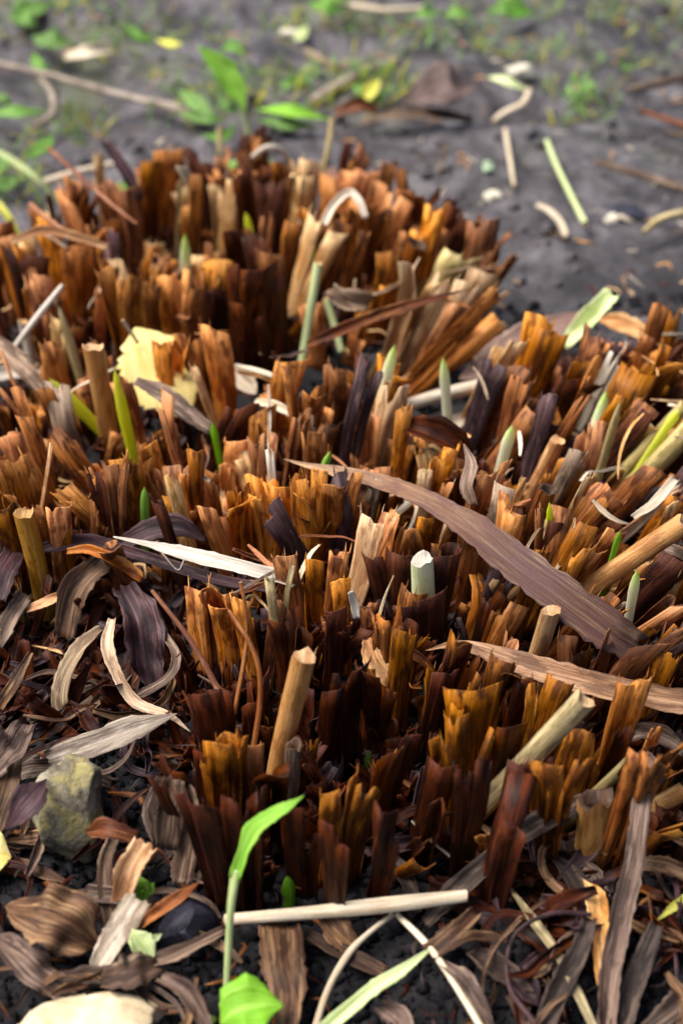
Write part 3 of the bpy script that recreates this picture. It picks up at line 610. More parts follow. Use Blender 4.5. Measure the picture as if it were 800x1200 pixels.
# ------------------------------------------------------------------ loose leaves, straws, stems (each a thing of its own)
# name, label, category, material, shape, [(x, y, height mm, width px)...], options
LOOSE = [
('leaf_strip','broad dry leaf strip, pale narrow end, purple-brown broad end, lying across the right clump','leaf','big','r',[(332,538,62,8),(365,547,64,15),(400,554,66,18),(450,567,68,19),(495,585,74,22),(545,614,77,34),(600,658,77,48),(660,702,72,50),(712,740,62,48),(742,760,52,40)],dict(tip=True,mid=.10,gutter=.12,crease=.22,ends=('point','cut'),nu=11,face=.6)),
('leaf_strip','long arched light brown leaf strip running out of the right edge','leaf','arch','r',[(498,762,40,9),(540,756,52,17),(610,779,58,27),(700,804,56,31),(760,816,52,33),(830,826,46,35)],dict(gutter=.35,ends=('point','cut'))),
('straw','flat white straw lying across the left and central clumps','straw','wh','r',[(133,629,62,6),(172,637,62,9),(220,649,62,17),(280,664,62,17),(342,681,58,16)],dict(gutter=.5,ends=('point','cut'))),
('leaf_strip','purple arched leaf behind the white straw','leaf','pu','r',[(140,640,40,14),(175,622,50,26),(210,618,52,28),(242,634,44,22)],dict(gutter=.5,ends=('cut','point'))),
('leaf_strip','short orange strip with rounded end below the white straw','leaf','or','r',[(80,646,50,7),(105,645,52,11),(140,660,50,13),(165,677,46,12)],dict(gutter=.8)),
('fallen_leaf','pale yellow fallen leaf standing behind orange stubs at left','leaf','ye','r',[(158,384,58,66),(174,410,52,88),(190,438,42,94),(208,466,32,82),(222,492,20,44)],dict(gutter=.1,face=.3,ends=('leaf','leaf'),nu=11,rib=.02)),
('fallen_leaf','cream leaf scrap between the yellow leaf and the maroon stub','leaf','gc','r',[(268,428,40,22),(285,445,34,26),(300,462,28,20)],dict(gutter=.2,ends=('leaf','leaf'))),
('leaf_strip','tilted pale brown leaf strip in front of the yellow leaf','leaf','gy','r',[(160,447,72,10),(190,462,70,22),(220,484,64,22),(246,502,56,14)],dict(gutter=.4)),
('straw','pale green hollow straw standing tall behind the orange stub','straw','gs','t',[(352,432,20,10),(362,372,50,11),(373,308,84,12)],dict(cap1='hollow')),
('straw','short pale green straw beside the tall green one','straw','gs','t',[(400,412,12,8),(392,382,24,9),(382,350,40,9)],dict(cap1='cut')),
('straw','pale green cut straw leaning at the edge of the bare soil','straw','gs','r',[(662,402,30,16),(690,374,46,21),(715,346,60,21)],dict(gutter=.7)),
('fallen_leaf','broad mauve and tan leaf lying behind the dark purple stub','leaf','mauve','r',[(538,444,14,30),(580,424,20,48),(630,392,26,44),(684,364,26,22)],dict(gutter=.2,ends=('leaf','point'),nu=11)),
('leaf_strip','tan curled leaf on the soil beside the leaning green straw','leaf','tn','r',[(700,374,22,14),(730,380,26,22),(765,398,24,16)],dict(gutter=.6,ends=('point','cut'))),
('straw','thick yellow straw lying in the gap between rear and right clumps','straw','pl','t',[(468,478,26,15),(515,463,28,16),(570,450,26,16)],dict(cap0='cut')),
('straw','flattened cream straw under the thick yellow straw','straw','pl','r',[(505,500,8,14),(535,494,10,17),(562,482,10,12)],dict(gutter=.3)),
('leaf_strip','dark brown twisted leaf lying on the centre stubs','leaf','dk','r',[(468,498,66,12),(500,505,70,32),(530,518,66,30),(548,532,58,18)],dict(gutter=.5,crease=.2)),
('leaf_strip','grey-brown twisted leaf hanging over stubs right of centre','leaf','gy','r',[(543,520,80,10),(552,545,74,17),(548,570,66,18),(556,590,58,10)],dict(gutter=.7,twist=(.2,.9),ends=('point','cut'))),
('leaf_strip','orange-brown leaf strip reaching across the front of the rear clump','leaf','br','r',[(552,338,76,7),(500,352,74,11),(440,372,68,14),(395,390,60,13),(362,404,50,9)],dict(gutter=.6,ends=('point','cut'))),
('leaf_strip','pale looped leaf strip on the rear clump','leaf','pl','r',[(380,262,82,8),(390,242,88,9),(408,226,92,9),(421,236,88,9),(428,254,80,7)],dict(gutter=.5)),
('leaf_strip','folded grey-brown leaf beside the tall green straw','leaf','gy','r',[(388,342,60,18),(405,352,56,28),(432,358,50,24)],dict(gutter=.8)),
('twig','thin brown twig slanting over the left of the rear clump','twig','rd','t',[(57,173,96,5),(100,212,92,5),(139,246,86,5),(160,262,80,4)],dict()),
('twig','second thin brown twig, below the first, at the left of the rear clump','twig','rd','t',[(36,239,84,5),(58,258,82,5),(84,275,78,4)],dict()),
('leaf_strip','tan strip bent over the left end of the rear clump','leaf','tn','r',[(14,283,80,9),(50,271,84,11),(90,279,82,11),(126,290,76,8)],dict(gutter=.7)),
('leaf_strip','dull purple strip sticking up at the left of the rear clump','leaf','pu','r',[(163,232,70,12),(145,198,88,12),(124,166,104,11)],dict(gutter=.6)),
('straw','grey-white straw leaning at the left edge below the rear clump','straw','wh','t',[(18,406,40,7),(45,370,56,8),(74,334,70,6)],dict()),
('straw','short bleached straw end standing below the grey-white one','straw','wh','t',[(38,432,10,13),(33,405,26,12),(27,376,44,12)],dict()),
('straw','tiny white straw in front of the rear clump','straw','wh','t',[(162,402,56,4),(144,375,74,4)],dict()),
('leaf_strip','greyish brown leaf lying at the left edge','leaf','gy','r',[(-12,398,50,20),(20,425,46,24),(50,456,36,16)],dict(gutter=.5)),
('leaf_strip','bleached straw tangle piece at left edge near the mid clump','leaf','wh','r',[(-5,440,12,20),(30,436,16,14),(50,442,14,9)],dict(gutter=.4)),
('twig','thin orange stalk leaning at the far left','twig','or','t',[(24,378,30,6),(12,330,56,6),(1,286,80,5)],dict()),
('straw','pale straw flat among stubs near the orange upright stub','straw','pl','t',[(276,428,54,5),(310,437,56,7),(345,452,52,6)],dict()),
('straw','pale strip lying behind the maroon stub','straw','pl','r',[(300,470,50,8),(325,477,52,10),(350,489,48,8)],dict(gutter=.5)),
# lower left litter
('leaf_strip','curled tan leaf loop in the lower left litter','leaf','cur','r',[(117,738,42,12),(92,762,36,20),(74,795,24,21),(72,830,12,17),(98,832,8,18),(140,800,14,16)],dict(gutter=.6,twist=(.5,-.4))),
('leaf_strip','curled strip with pale tip, right of the tan loop','leaf','cur','r',[(132,727,48,9),(127,757,44,14),(140,795,34,13),(160,824,26,14),(198,838,24,12),(224,858,18,8)],dict(gutter=.5,twist=(.4,-.3),ends=('cut','point'))),
('leaf_strip','grey curled strip bent round beside the dark torn stubs','leaf','gy','r',[(192,742,36,7),(207,770,34,10),(196,795,28,10),(162,815,20,12)],dict(gutter=.5)),
('fallen_leaf','broad pale flat leaf end above the mossy stone','leaf','gc','r',[(62,888,22,26),(110,872,24,32),(160,852,26,32),(208,836,26,18)],dict(gutter=.18,nu=9,ends=('cut','point'))),
('stem','thin red-brown stem slanting down to the near clump','stem','rd','t',[(178,692,78,5),(225,753,60,7),(264,824,38,8)],dict()),
('stem','upright thin red-brown stem, the left of two beside the tan stalk','stem','rd','t',[(275,836,30,6),(289,756,62,6),(288,715,80,5),(282,682,92,4)],dict()),
('stem','thin bent red-brown stem, the right of two beside the tan stalk','stem','rd','t',[(294,896,30,7),(305,815,58,7),(298,765,76,6),(268,715,88,5)],dict()),
('leaf_strip','dark purple leaf bent down at the left edge','leaf','pu','r',[(-6,700,40,26),(8,665,46,30),(28,632,44,24)],dict(gutter=.4)),
('leaf_strip','dark brown leaf hanging in the left litter','leaf','dry','r',[(125,655,44,24),(90,690,36,34),(76,745,18,24)],dict(gutter=.5)),
('leaf_strip','dark wrinkled purple leaf in the shade left of the near clump','leaf','pu','r',[(148,690,44,30),(166,725,40,42),(172,770,26,40),(182,806,14,18)],dict(gutter=.5,wave=.25)),
('leaf_strip','short tan leaf piece among the left litter','leaf','tn','r',[(32,714,30,8),(55,705,32,12),(80,695,32,9)],dict(gutter=.5)),
('leaf_strip','tan and mauve leaf end at the left edge of the litter','leaf','gy','r',[(2,760,20,10),(10,730,28,20),(28,700,34,18)],dict(gutter=.5,ends=('point','cut'))),
('leaf_strip','reddish narrow leaf at the left edge above the brown dry leaves','leaf','dry','r',[(0,828,12,12),(18,800,22,13),(36,766,30,6)],dict(gutter=.5)),
('leaf_strip','mauve grey strip running under the tan loop','leaf','mau','r',[(35,845,8,8),(80,818,10,16),(130,806,12,18),(150,790,14,10)],dict(gutter=.4)),
('leaf_strip','dark strip crossing behind the left stalks','leaf','pu','r',[(40,645,46,12),(100,636,48,17),(160,650,46,14),(250,678,44,14),(320,690,42,10)],dict(gutter=.5)),
('fallen_leaf','purple-grey leaf draped over the mossy stone','leaf','pu','r',[(6,972,34,12),(22,952,46,32),(40,930,50,36),(55,912,46,10)],dict(gutter=.3,ends=('leaf','leaf'))),
('fallen_leaf','crumpled mauve leaf at the left edge above the mossy stone','leaf','mau','r',[(-12,905,30,30),(12,875,40,40),(30,850,36,22)],dict(gutter=.5,wave=.4)),
('fallen_leaf','brown leaf at the left edge beside the mossy stone','leaf','dry','r',[(-10,970,16,30),(6,930,26,32),(18,890,30,16)],dict(gutter=.5)),
('leaf_strip','narrow brown leaf lying under the mossy stone','leaf','dry','r',[(0,985,10,10),(50,980,12,18),(110,972,12,10)],dict(gutter=.4,ends=('point','point'))),
('leaf_strip','narrow tan leaf lying on the black soil at left','leaf','dry','r',[(14,1003,8,8),(45,1020,9,14),(86,1036,8,8)],dict(gutter=.4,ends=('point','point'))),
('fallen_leaf','cream leaf edge poking in at the left edge','leaf','ye','r',[(-25,1000,14,40),(-5,1000,16,52),(14,1004,12,20)],dict(gutter=.2,ends=('cut','leaf'))),
('fallen_leaf','large curled brown dry leaf lower left','leaf','dry','r',[(6,1062,16,30),(45,1070,30,66),(85,1085,26,78),(116,1112,10,40)],dict(gutter=.45,wave=.25,ends=('leaf','leaf'),nu=11)),
('fallen_leaf','crumpled grey dry leaf below the curled brown leaf','leaf','mau','r',[(-6,1095,14,36),(30,1125,20,44),(60,1150,12,34),(90,1165,6,18)],dict(gutter=.5,wave=.4,ends=('leaf','cut'))),
('leaf_strip','grey bent strip standing left of the white leaf','leaf','mau','r',[(133,985,34,12),(124,1010,28,16),(124,1045,18,17),(130,1082,8,14)],dict(gutter=.7)),
('leaf_strip','bent tan leaf end with orange tip above the white leaf','leaf','tn','r',[(168,992,40,30),(152,1020,30,30),(140,1062,14,20)],dict(gutter=.4)),
('fallen_leaf','white tapering leaf running down to the pale stone','leaf','gc','r',[(160,1058,24,32),(140,1090,20,30),(118,1125,14,22),(104,1146,8,12)],dict(gutter=.4,ends=('cut','point'))),
('fallen_leaf','small orange-brown leaf curl beside the near clump','leaf','br','r',[(100,975,26,14),(125,972,34,24),(160,982,30,16)],dict(gutter=.7,ends=('point','cut'))),
('leaf_strip','upright tan strip leaning against the near clump','leaf','mau','r',[(190,915,50,14),(178,950,38,22),(188,985,26,20)],dict(gutter=.5)),
('leaf_strip','grey ribbed leaf hanging from the left of the near clump','leaf','mau','r',[(205,915,56,22),(200,950,46,36),(196,990,30,26)],dict(gutter=.5,rib=.12)),
('leaf_strip','second grey ribbed leaf hanging from the near clump','leaf','mau','r',[(220,925,52,16),(222,970,38,28),(215,1020,18,30),(212,1035,14,18)],dict(gutter=.5,rib=.12)),
('leaf_strip','thin curled pale strip at the foot of the near clump','leaf','gy','r',[(244,985,34,6),(246,1010,22,9),(236,1030,14,12),(250,1028,8,8)],dict(gutter=.6)),
('leaf_strip','red-brown strip lying over the black stone','leaf','rd','r',[(234,1033,28,8),(205,1055,28,13),(164,1084,18,11)],dict(gutter=.7,ends=('point','cut'))),
('leaf_strip','dry brown strip below the black stone','leaf','mau','r',[(160,1130,10,10),(205,1118,12,18),(262,1090,10,12)],dict(gutter=.5)),
('fallen_leaf','dry pinkish leaf scrap beside the pale limestone','leaf','mau','r',[(120,1150,12,14),(150,1140,18,40),(182,1130,12,30)],dict(gutter=.4,wave=.3)),
('leaf_strip','curved grey brown strip at the bottom left of centre','leaf','mau','r',[(190,1145,16,14),(215,1160,18,20),(236,1190,12,18),(246,1220,6,10)],dict(gutter=.6)),
# bottom centre
('straw','thick cream straw lying at the foot of the near clump, torn at one end','straw','cream','t',[(264,1078,12,14),(360,1070,16,16),(450,1061,18,20),(546,1050,18,15)],dict(cap0='round',cap1='cut',flat=.8)),
('stem','pale thin stalk curving down left from the cream straw','stem','pl','t',[(459,1072,10,7),(430,1095,10,7),(408,1118,9,9),(384,1160,8,8),(366,1215,8,8)],dict()),
('stem','pale thin stalk running down right from the cream straw','stem','pl','t',[(465,1072,10,7),(490,1096,10,9),(512,1122,9,9),(540,1165,8,9),(570,1215,8,9)],dict()),
('stem','forked green and tan stalk at the bottom edge','stem','gs','r',[(503,1113,24,9),(470,1138,22,12),(436,1160,18,16),(380,1208,10,15)],dict(gutter=.9,ends=('point','cut'))),
('leaf_strip','flat brown ribbed leaf below the cream straw','leaf','dry','r',[(328,1086,10,46),(332,1130,12,50),(338,1165,10,40),(335,1215,8,20)],dict(gutter=.2,rib=.1,nu=11)),
('leaf_strip','small brown leaf flap under the middle of the cream straw','leaf','dry','r',[(385,1078,12,24),(398,1094,10,32),(414,1112,6,20)],dict(gutter=.3)),
('leaf_strip','dull brown strip lying behind the forked stalk','leaf','dry','r',[(360,1095,5,12),(410,1120,7,20),(450,1140,6,14)],dict(gutter=.5)),
('leaf_strip','mauve strip below the forked stalk','leaf','mau','r',[(450,1180,8,24),(470,1200,10,28),(450,1230,6,20)],dict(gutter=.4)),
('leaf_strip','dark violet strip in the shade of the near clump','leaf','pu','r',[(430,998,12,12),(470,990,16,18),(505,985,14,10)],dict(gutter=.5)),
('leaf_strip','brown leaf strip right of the cream straw end','leaf','dry','r',[(505,1115,10,20),(530,1095,14,26),(556,1070,12,14)],dict(gutter=.5)),
('leaf_strip','grey shrivelled leaf right of the pale stalks','leaf','mau','r',[(520,1130,10,8),(545,1148,12,18),(566,1185,8,14),(575,1205,6,8)],dict(gutter=.7,wave=.3)),
# lower right
('leaf_strip','grey arched leaf strip over the dark soil','leaf','gdk','r',[(690,936,34,18),(660,950,36,26),(620,972,32,26),(580,1004,24,22),(530,1048,14,26),(500,1080,8,14)],dict(gutter=.5)),
('leaf_strip','long mauve brown leaf strip hanging down at lower right','leaf','mau','r',[(744,893,62,14),(757,896,62,22),(750,950,50,22),(742,1010,38,24),(728,1070,26,28),(714,1140,16,24),(708,1215,10,20)],dict(gutter=.7,twist=(.3,-.2))),
('leaf_strip','tan strip end just left of the long mauve strip','leaf','tn','r',[(682,1030,22,8),(697,1050,24,22),(702,1090,16,22),(708,1150,10,18)],dict(gutter=.6,ends=('point','cut'))),
('leaf_strip','dark tapering leaf at the bottom right','leaf','gdk','r',[(690,1078,22,16),(676,1120,18,24),(652,1165,12,26),(632,1220,8,22)],dict(gutter=.7)),
('straw','thin yellow-brown straw slanting across the dark soil','straw','ol','r',[(594,1036,16,6),(625,1080,16,10),(660,1130,14,10),(700,1215,10,9)],dict(gutter=.8,ends=('point','cut'))),
('leaf_strip','thin yellow-green blade at the right edge','leaf','yo','r',[(770,1078,14,6),(790,1062,18,9),(815,1044,20,9)],dict(gutter=.6,ends=('point','cut'))),
('leaf_strip','grey leaf strip at the far bottom right','leaf','gdk','r',[(768,1086,16,16),(755,1120,14,26),(738,1165,10,26),(722,1220,8,22)],dict(gutter=.6)),
('stem','thin red-purple stem bent in a loop','stem','pu','t',[(692,1072,24,6),(650,1070,26,6),(612,1086,20,5),(595,1115,14,5),(598,1160,10,6),(628,1200,8,7)],dict()),
('leaf_strip','small dark purple leaf inside the looped stem','leaf','pu','r',[(600,1130,8,10),(618,1160,10,24),(632,1180,6,8)],dict(gutter=.6,ends=('point','point'))),
('leaf_strip','grey strip at the bottom right corner','leaf','gdk','r',[(760,1205,8,20),(785,1185,12,26),(815,1160,12,24)],dict(gutter=.6)),
('leaf_strip','mauve leaf among the stubs at the right edge','leaf','gy','r',[(725,868,40,14),(750,858,46,20),(780,866,42,22),(800,880,36,12)],dict(gutter=.6)),
('leaf_strip','brown strip lying at right edge under the stubs','leaf','dry','r',[(740,1012,20,10),(775,1015,24,20),(815,1030,20,18)],dict(gutter=.5)),
('leaf_strip','purple brown leaf strip beside the tan strip end','leaf','pu','r',[(668,1120,8,16),(680,1090,14,20),(690,1050,18,10)],dict(gutter=.6)),
('leaf_strip','small tan leaf curled in front of the central clump','leaf','tn','r',[(430,752,56,12),(438,775,50,26),(455,796,42,20)],dict(gutter=.6)),
('leaf_strip','narrow brown strip curling beside the small tan leaf','leaf','br','r',[(452,752,56,6),(478,764,58,10),(498,778,54,10),(513,798,46,6)],dict(gutter=.7)),
('straw','pale chip standing in front of the central clump','straw','wh','r',[(411,694,84,7),(415,706,78,10),(418,724,70,7)],dict(gutter=.4)),
('straw','pale split straw lying across the right clump at the right edge','straw','pl','r',[(742,606,60,6),(765,590,64,12),(790,562,68,10)],dict(gutter=.5)),
('leaf_strip','grey shrivelled strip at the right edge of the right clump','leaf','gy','r',[(770,640,50,8),(790,645,52,14),(815,660,48,12)],dict(gutter=.6)),
('leaf_strip','thin pale fibre beside the dark violet strip','fibre','pl','t',[(482,962,26,2.5),(505,985,22,4),(535,1010,14,3)],dict()),
('straw','fine white fibre hanging below the white straw','fibre','wh','t',[(190,648,50,1.6),(208,668,44,1.6),(216,656,48,1.6)],dict()),
]
M['big'] = fibre('big_dry_leaf', (.05, .023, .014), (.17, .095, .055), (.52, .36, .21), rough=.48, spec=.2, su=5, blot=.5, blotcol=(.09, .045, .045), var=.03, grad=(.7, [(.1, (.50, .34, .17)), (.35, (.22, .12, .06)), (.65, (.05, .022, .017)), (.95, (.055, .027, .019))]))
M['mauve'] = fibre('mauve_tan_leaf', (.22, .12, .09), (.42, .27, .2), (.6, .45, .33), su=4, blot=.4)
M['cream'] = fibre('cream_straw', (.46, .30, .13), (.76, .62, .40), (.86, .78, .58), speck=.3, blot=.35, blotcol=(.5, .3, .1), sat=-.15, var=.05)
M['cur'] = fibre('curled_leaf', (.16, .09, .045), (.40, .28, .16), (.68, .56, .38), speck=.4)
M['gdk'] = fibre('dark_grey_leaf', (.014, .010, .008), (.06, .042, .033), (.23, .165, .125), rough=.6, spec=.2)
M['gc'] = fibre('grey_cream_leaf', (.15, .10, .065), (.40, .32, .22), (.66, .57, .44), sat=-.1)
M['arch'] = fibre('arched_brown_leaf', (.10, .05, .026), (.28, .155, .08), (.58, .39, .23), var=.02)
M['mau'] = fibre('mauve_brown_leaf', (.022, .012, .009), (.09, .056, .040), (.33, .24, .17), rough=.55, spec=.2)
M['yo'] = fibre('yellow_green_blade', (.3, .28, .04), (.5, .5, .1), (.65, .65, .2))
def loose(name, label, cat, mat, sh, pts, opt, prot=True, z0=0):
    wp = [P(x, y, z*.001) for x, y, z, w_ in pts]
    for p in wp: p.z = max(p.z, gh(p)+.002)
    ws = [w_*mpp(p) for (x, y, z, w_), p in zip(pts, wp)]
    mb = MB()
    if sh == 'r': ribbon(mb, wp, ws, **opt); o = mb.build(name, M[mat], origin=wp[len(wp)//2])
    else: tube(mb, wp, ws, **{**dict(cap0='round', cap1='cut', ns=8), **opt}); o = mb.build(name, [M[mat], M['pith']], origin=wp[len(wp)//2])
    tag(o, label, cat)
    if prot:
        for (a, pa), (b, pb) in zip(zip(pts, wp), zip(pts[1:], wp[1:])):
            PROT.append((a[0], a[1], b[0], b[1], max(a[3], b[3])*.42, min(pa.y, pb.y)+.012))
    return o
for row in LOOSE: loose(*row)

# ------------------------------------------------------------------ the rest of the stubs, close together wherever the clumps grow
def inpoly(x, y, poly):
    c = False; n = len(poly)
    for i in range(n):
        x1, y1 = poly[i]; x2, y2 = poly[(i+1) % n]
        if (y1 > y) != (y2 > y) and x < (x2-x1)*(y-y1)/(y2-y1)+x1: c = not c
    return c
# outline of the feet of each clump (photo pixels on the ground), spacing mm, colours, lean (sideways) left -> right, length mm
FILL = {
'A': ([(-30,340),(40,318),(100,290),(200,272),(330,272),(460,292),(510,335),(530,380),(515,415),(460,430),(400,432),(345,420),(300,432),(240,440),(90,452),(-30,440)], 11.5, ['or']*5+['br']*4+['tn']*4+['dk']*4, (-.12, .36), (62, 84), (14, 22)),
'B': ([(-40,470),(100,462),(240,500),(330,520),(390,560),(400,650),(340,730),(240,690),(120,715),(-40,760)], 11.5, ['or']*5+['br']*4+['dk']*4+['tn']*2, (-.12, .12), (50, 74), (15, 24)),
'C': ([(325,510),(430,500),(455,535),(540,560),(600,600),(600,720),(560,790),(400,790),(330,740)], 11, ['or']*4+['br']*5+['dk']*5+['tn']*2, (-.05, .35), (52, 78), (15, 25)),
'D': ([(545,540),(600,480),(680,455),(840,430),(860,840),(740,840),(620,760),(590,640)], 11.5, ['or']*3+['br']*5+['dk']*4+['tn']*2+['gy']+['pu']*2, (.3, .85), (52, 78), (14, 24)),
'E': ([(215,760),(330,735),(560,770),(580,960),(520,1010),(420,1025),(300,1025),(225,1000),(205,900)], 11, ['or']*1+['br']*3+['dk']*4+['wd']*8+['pu']*1, (-.25, .35), (30, 56), (11, 22)),
'F': ([(580,830),(700,810),(850,840),(850,985),(740,1000),(680,985),(590,1000),(560,930)], 13, ['or']*2+['br']*4+['dk']*3+['wd']*4, (.1, .8), (32, 58), (12, 23)),
}
GAPS = [(505,470,70,26),(455,420,45,16),(195,515,24,12),(400,430,22,14),(640,395,60,22)]     # openings where soil or shoots show
SLOTS = {}
for key, (poly, sp, cols, lean, lens, wds) in FILL.items():
    xs = [p[0] for p in poly]; ys = [p[1] for p in poly]; x0, x1 = min(xs), max(xs)
    nhero = {q: sum(1 for h in HERO if h[0] == q) for q in FILL}
    cnt = 0; miss = 0; feet = []; fans = []
    while miss < 500 and cnt < 292-nhero[key]:
        px, py = R.uniform(x0, x1), R.uniform(min(ys), max(ys))
        if not inpoly(px, py, poly): miss += .2; continue
        if any(((px-a)/c)**2+((py-b)/d)**2 < 1 for a, b, c, d in GAPS): miss += .3; continue
        F0 = P(px, py); s = sp*.001*R.uniform(1.75, 2.2)
        if any((F0.x-q.x)**2+(F0.y-q.y)**2 < s*s for q in fans): miss += 1; continue
        fans.append(F0); f = (px-x0)/(x1-x0)
        fl = lean[0]+(lean[1]-lean[0])*f+R.gauss(0, .19)*(1.7 if key in 'EF' else 1); fy = R.gauss(-.02, .16)*(1.7 if key in 'EF' else 1); LF = R.uniform(*lens)
        tone = R.sample(cols, 3); nm_ = R.choice((4, 5, 6, 6)); a0 = R.uniform(0, 6.28)
        for m_ in range(nm_):
            an = a0+m_*2.4; rr = sp*.001*.95*math.sqrt((m_+.3)/nm_)
            ox, oy = math.cos(an)*rr, math.sin(an)*rr
            B = Vector((F0.x+ox, F0.y+oy, 0)); sm = .0072
            if any((B.x-q.x)**2+(B.y-q.y)**2 < sm*sm for q in feet) or any((B.x-q.x)**2+(B.y-q.y)**2 < .0085**2 for q, _ in FOOT): continue
            ln = fl+ox*16+R.gauss(0, .12); ly = fy+oy*16+R.gauss(0, .11)
            Lm = LF*(1.08-.32*rr/(sp*.001))*R.uniform(.85, 1.12)
            for sc_ in (1, .75, .5):
                L_ = Lm*.001*sc_; d = Vector((ln, ly, 1)).normalized()*L_; T = B+d; a, b = proj(B), proj(T)
                bad = False
                for (u0, v0, u1, v1, hw, yy) in PROT:
                    if B.y < yy and min(u0, u1)-40 < b[0] < max(u0, u1)+40 and px_dist_seg(a, b, (u0, v0), (u1, v1)) < hw+7: bad = True; break
                if not bad: break
            if bad: continue
            B.z = gh(B)-.004; wd = min(R.uniform(*wds)*mpp(B)*R.choice((.75, 1.05, 1.4, 1.7)), .0185)
            stub(key, R.choice('sssssssssl'), R.choice(tone), B, T, wd)
            feet.append(B); cnt += 1
    print('fill', key, cnt)

# ------------------------------------------------------------------ stones
def on(px, py, z=0): p = P(px, py, z); return (p.x, p.y, gh(p)+z)
stone('stone', on(80, 958, .015), (.0215, .021, .032), .3, M['stone'], 'mossy angular stone half under leaves at the left', 'stone', 3, facets=9, rough=.3)
stone('stone', on(112, 1212, .004), (.034, .022, .014), .1, M['lime'], 'pale yellowish limestone at the bottom left edge', 'stone', 8, facets=5, rough=.15)
stone('stone', on(222, 1080, .008), (.0185, .015, .017), .6, M['coal'], 'black angular stone left of the green seedling', 'stone', 12, facets=12, rough=.12)
stone('pebble', on(733, 236, .003), (.017, .012, .008), .2, M['coal'], 'shiny black pebble on the bare soil at right', 'pebble', 5, facets=6)
for k, (px, py, s, m, lab) in enumerate([(577,222,.008,'chip','whitish pebble on bare soil below the thin pale straws'),(718,248,.006,'chip','small pale chip beside the black pebble'),(572,202,.007,'gch','greenish flat chip above the whitish pebble'),(338,37,.01,'chip','pale chip far back at centre left'),(610,78,.012,'chip','pale pebble far back right of the brown leaf')]):
    if 'gch' not in M: M['gch'] = solid('green_chip', [(.3, (.2, .28, .16)), (.6, (.32, .42, .27)), (.8, (.45, .55, .4))], 150, bd=.0004)
    stone('pebble', on(px, py, .002), (s, s*.8, s*.5), k*.7, M[m], lab, 'pebble', 20+k, facets=5)

# ------------------------------------------------------------------ green seedling and small plants
sd0 = P(265, 1160)
sl = tag(empty('seedling', (sd0.x, sd0.y, gh(sd0))), 'tall bright green seedling with one narrow toothed leaf in front of the near clump', 'seedling')
pt = [(265,1165,2,8),(268,1110,22,9),(271,1060,42,10),(277,1020,54,13)]
wp = [P(x, y, z*.001) for x, y, z, _ in pt]; mb = MB(); tube(mb, wp, [q[3]*mpp(p) for q, p in zip(pt, wp)], ns=8, cap1='round'); mb.build('stem', [M['gs'], M['gs']], sl, origin=wp[0])
pt = [(275,1028,53,12),(284,1000,62,17),(297,972,70,20),(318,955,76,16),(338,944,80,14),(356,932,84,5)]
wp = [P(x, y, z*.001) for x, y, z, _ in pt]; mb = MB(); ribbon(mb, wp, [q[3]*mpp(p) for q, p in zip(pt, wp)], gutter=.35, ends=('cut', 'point'), rag=.3, n=26, mid=.12); mb.build('leaf', M['gn'], sl, origin=wp[0])
def leafy(name, label, cat, loc, leaves, mat='wg', group=None):
    """a small plant: each leaf a part; leaves = list of (point list px, opts)"""
    p = P(*loc); e = tag(empty(name, (p.x, p.y, gh(p))), label, cat, group)
    for pts, *o in leaves:
        wp = [P(x, y, z*.001) for x, y, z, _ in pts]
        for q in wp: q.z = max(q.z, gh(q)+.002)
        mb = MB(); opt = dict(gutter=.3, ends=('leaf', 'leaf'), nu=7, wave=.08, face=.5)
        if o: opt.update(o[0])
        m = opt.pop('mat', mat); kind = opt.pop('part', 'leaf')
        if kind == 'stem': tube(mb, wp, [q[3]*mpp(a) for q, a in zip(pts, wp)], ns=7, cap1='round'); mb.build('stem', [M[m], M[m]], e, origin=wp[0])
        else: ribbon(mb, wp, [q[3]*mpp(a)*(.78 if name == 'weed' else 1) for q, a in zip(pts, wp)], **opt); mb.build('leaf', M[m], e, origin=wp[0])
    return e
leafy('seedling', 'broad pale green leaf at the bottom edge below the tall seedling', 'seedling', (262,1195), [([(258,1200,14,30),(275,1185,20,64),(300,1178,22,66),(332,1178,18,30)], dict(mat='gn')), ([(250,1190,6,10),(244,1196,8,14),(232,1200,6,8)], dict(mat='gn'))])
leafy('seedling', 'tiny round-leaved green seedling left of the black stone', 'seedling', (168,1056), [([(164,1026,22,6),(166,1038,20,20),(170,1058,12,16)], dict(mat='gn')), ([(170,1050,14,8),(175,1042,18,14),(181,1034,20,6)], dict(mat='gn')), ([(168,1062,4,3),(167,1044,18,3)], dict(part='stem', mat='gn'))])
leafy('seedling', 'tiny star-leaved green sprout beside the curled brown leaf', 'seedling', (110,1064), [([(110,1062,8,3),(104,1055,14,4),(103,1049,18,2)], dict(mat='gn')), ([(110,1062,8,3),(114,1058,12,4),(119,1059,13,2)], dict(mat='gn')), ([(110,1063,8,3),(113,1068,8,4),(117,1070,8,2)], dict(mat='gn')), ([(110,1063,8,3),(107,1057,14,3),(112,1052,16,2)], dict(mat='gn'))])
leafy('seedling', 'pale yellowish green leaf below the red-brown strip', 'seedling', (172,1120), [([(155,1088,22,10),(162,1100,20,26),(174,1118,14,20),(178,1132,8,6)], dict(mat='gs')), ([(174,1108,16,5),(182,1100,18,8),(190,1094,18,4)], dict(mat='gs'))])
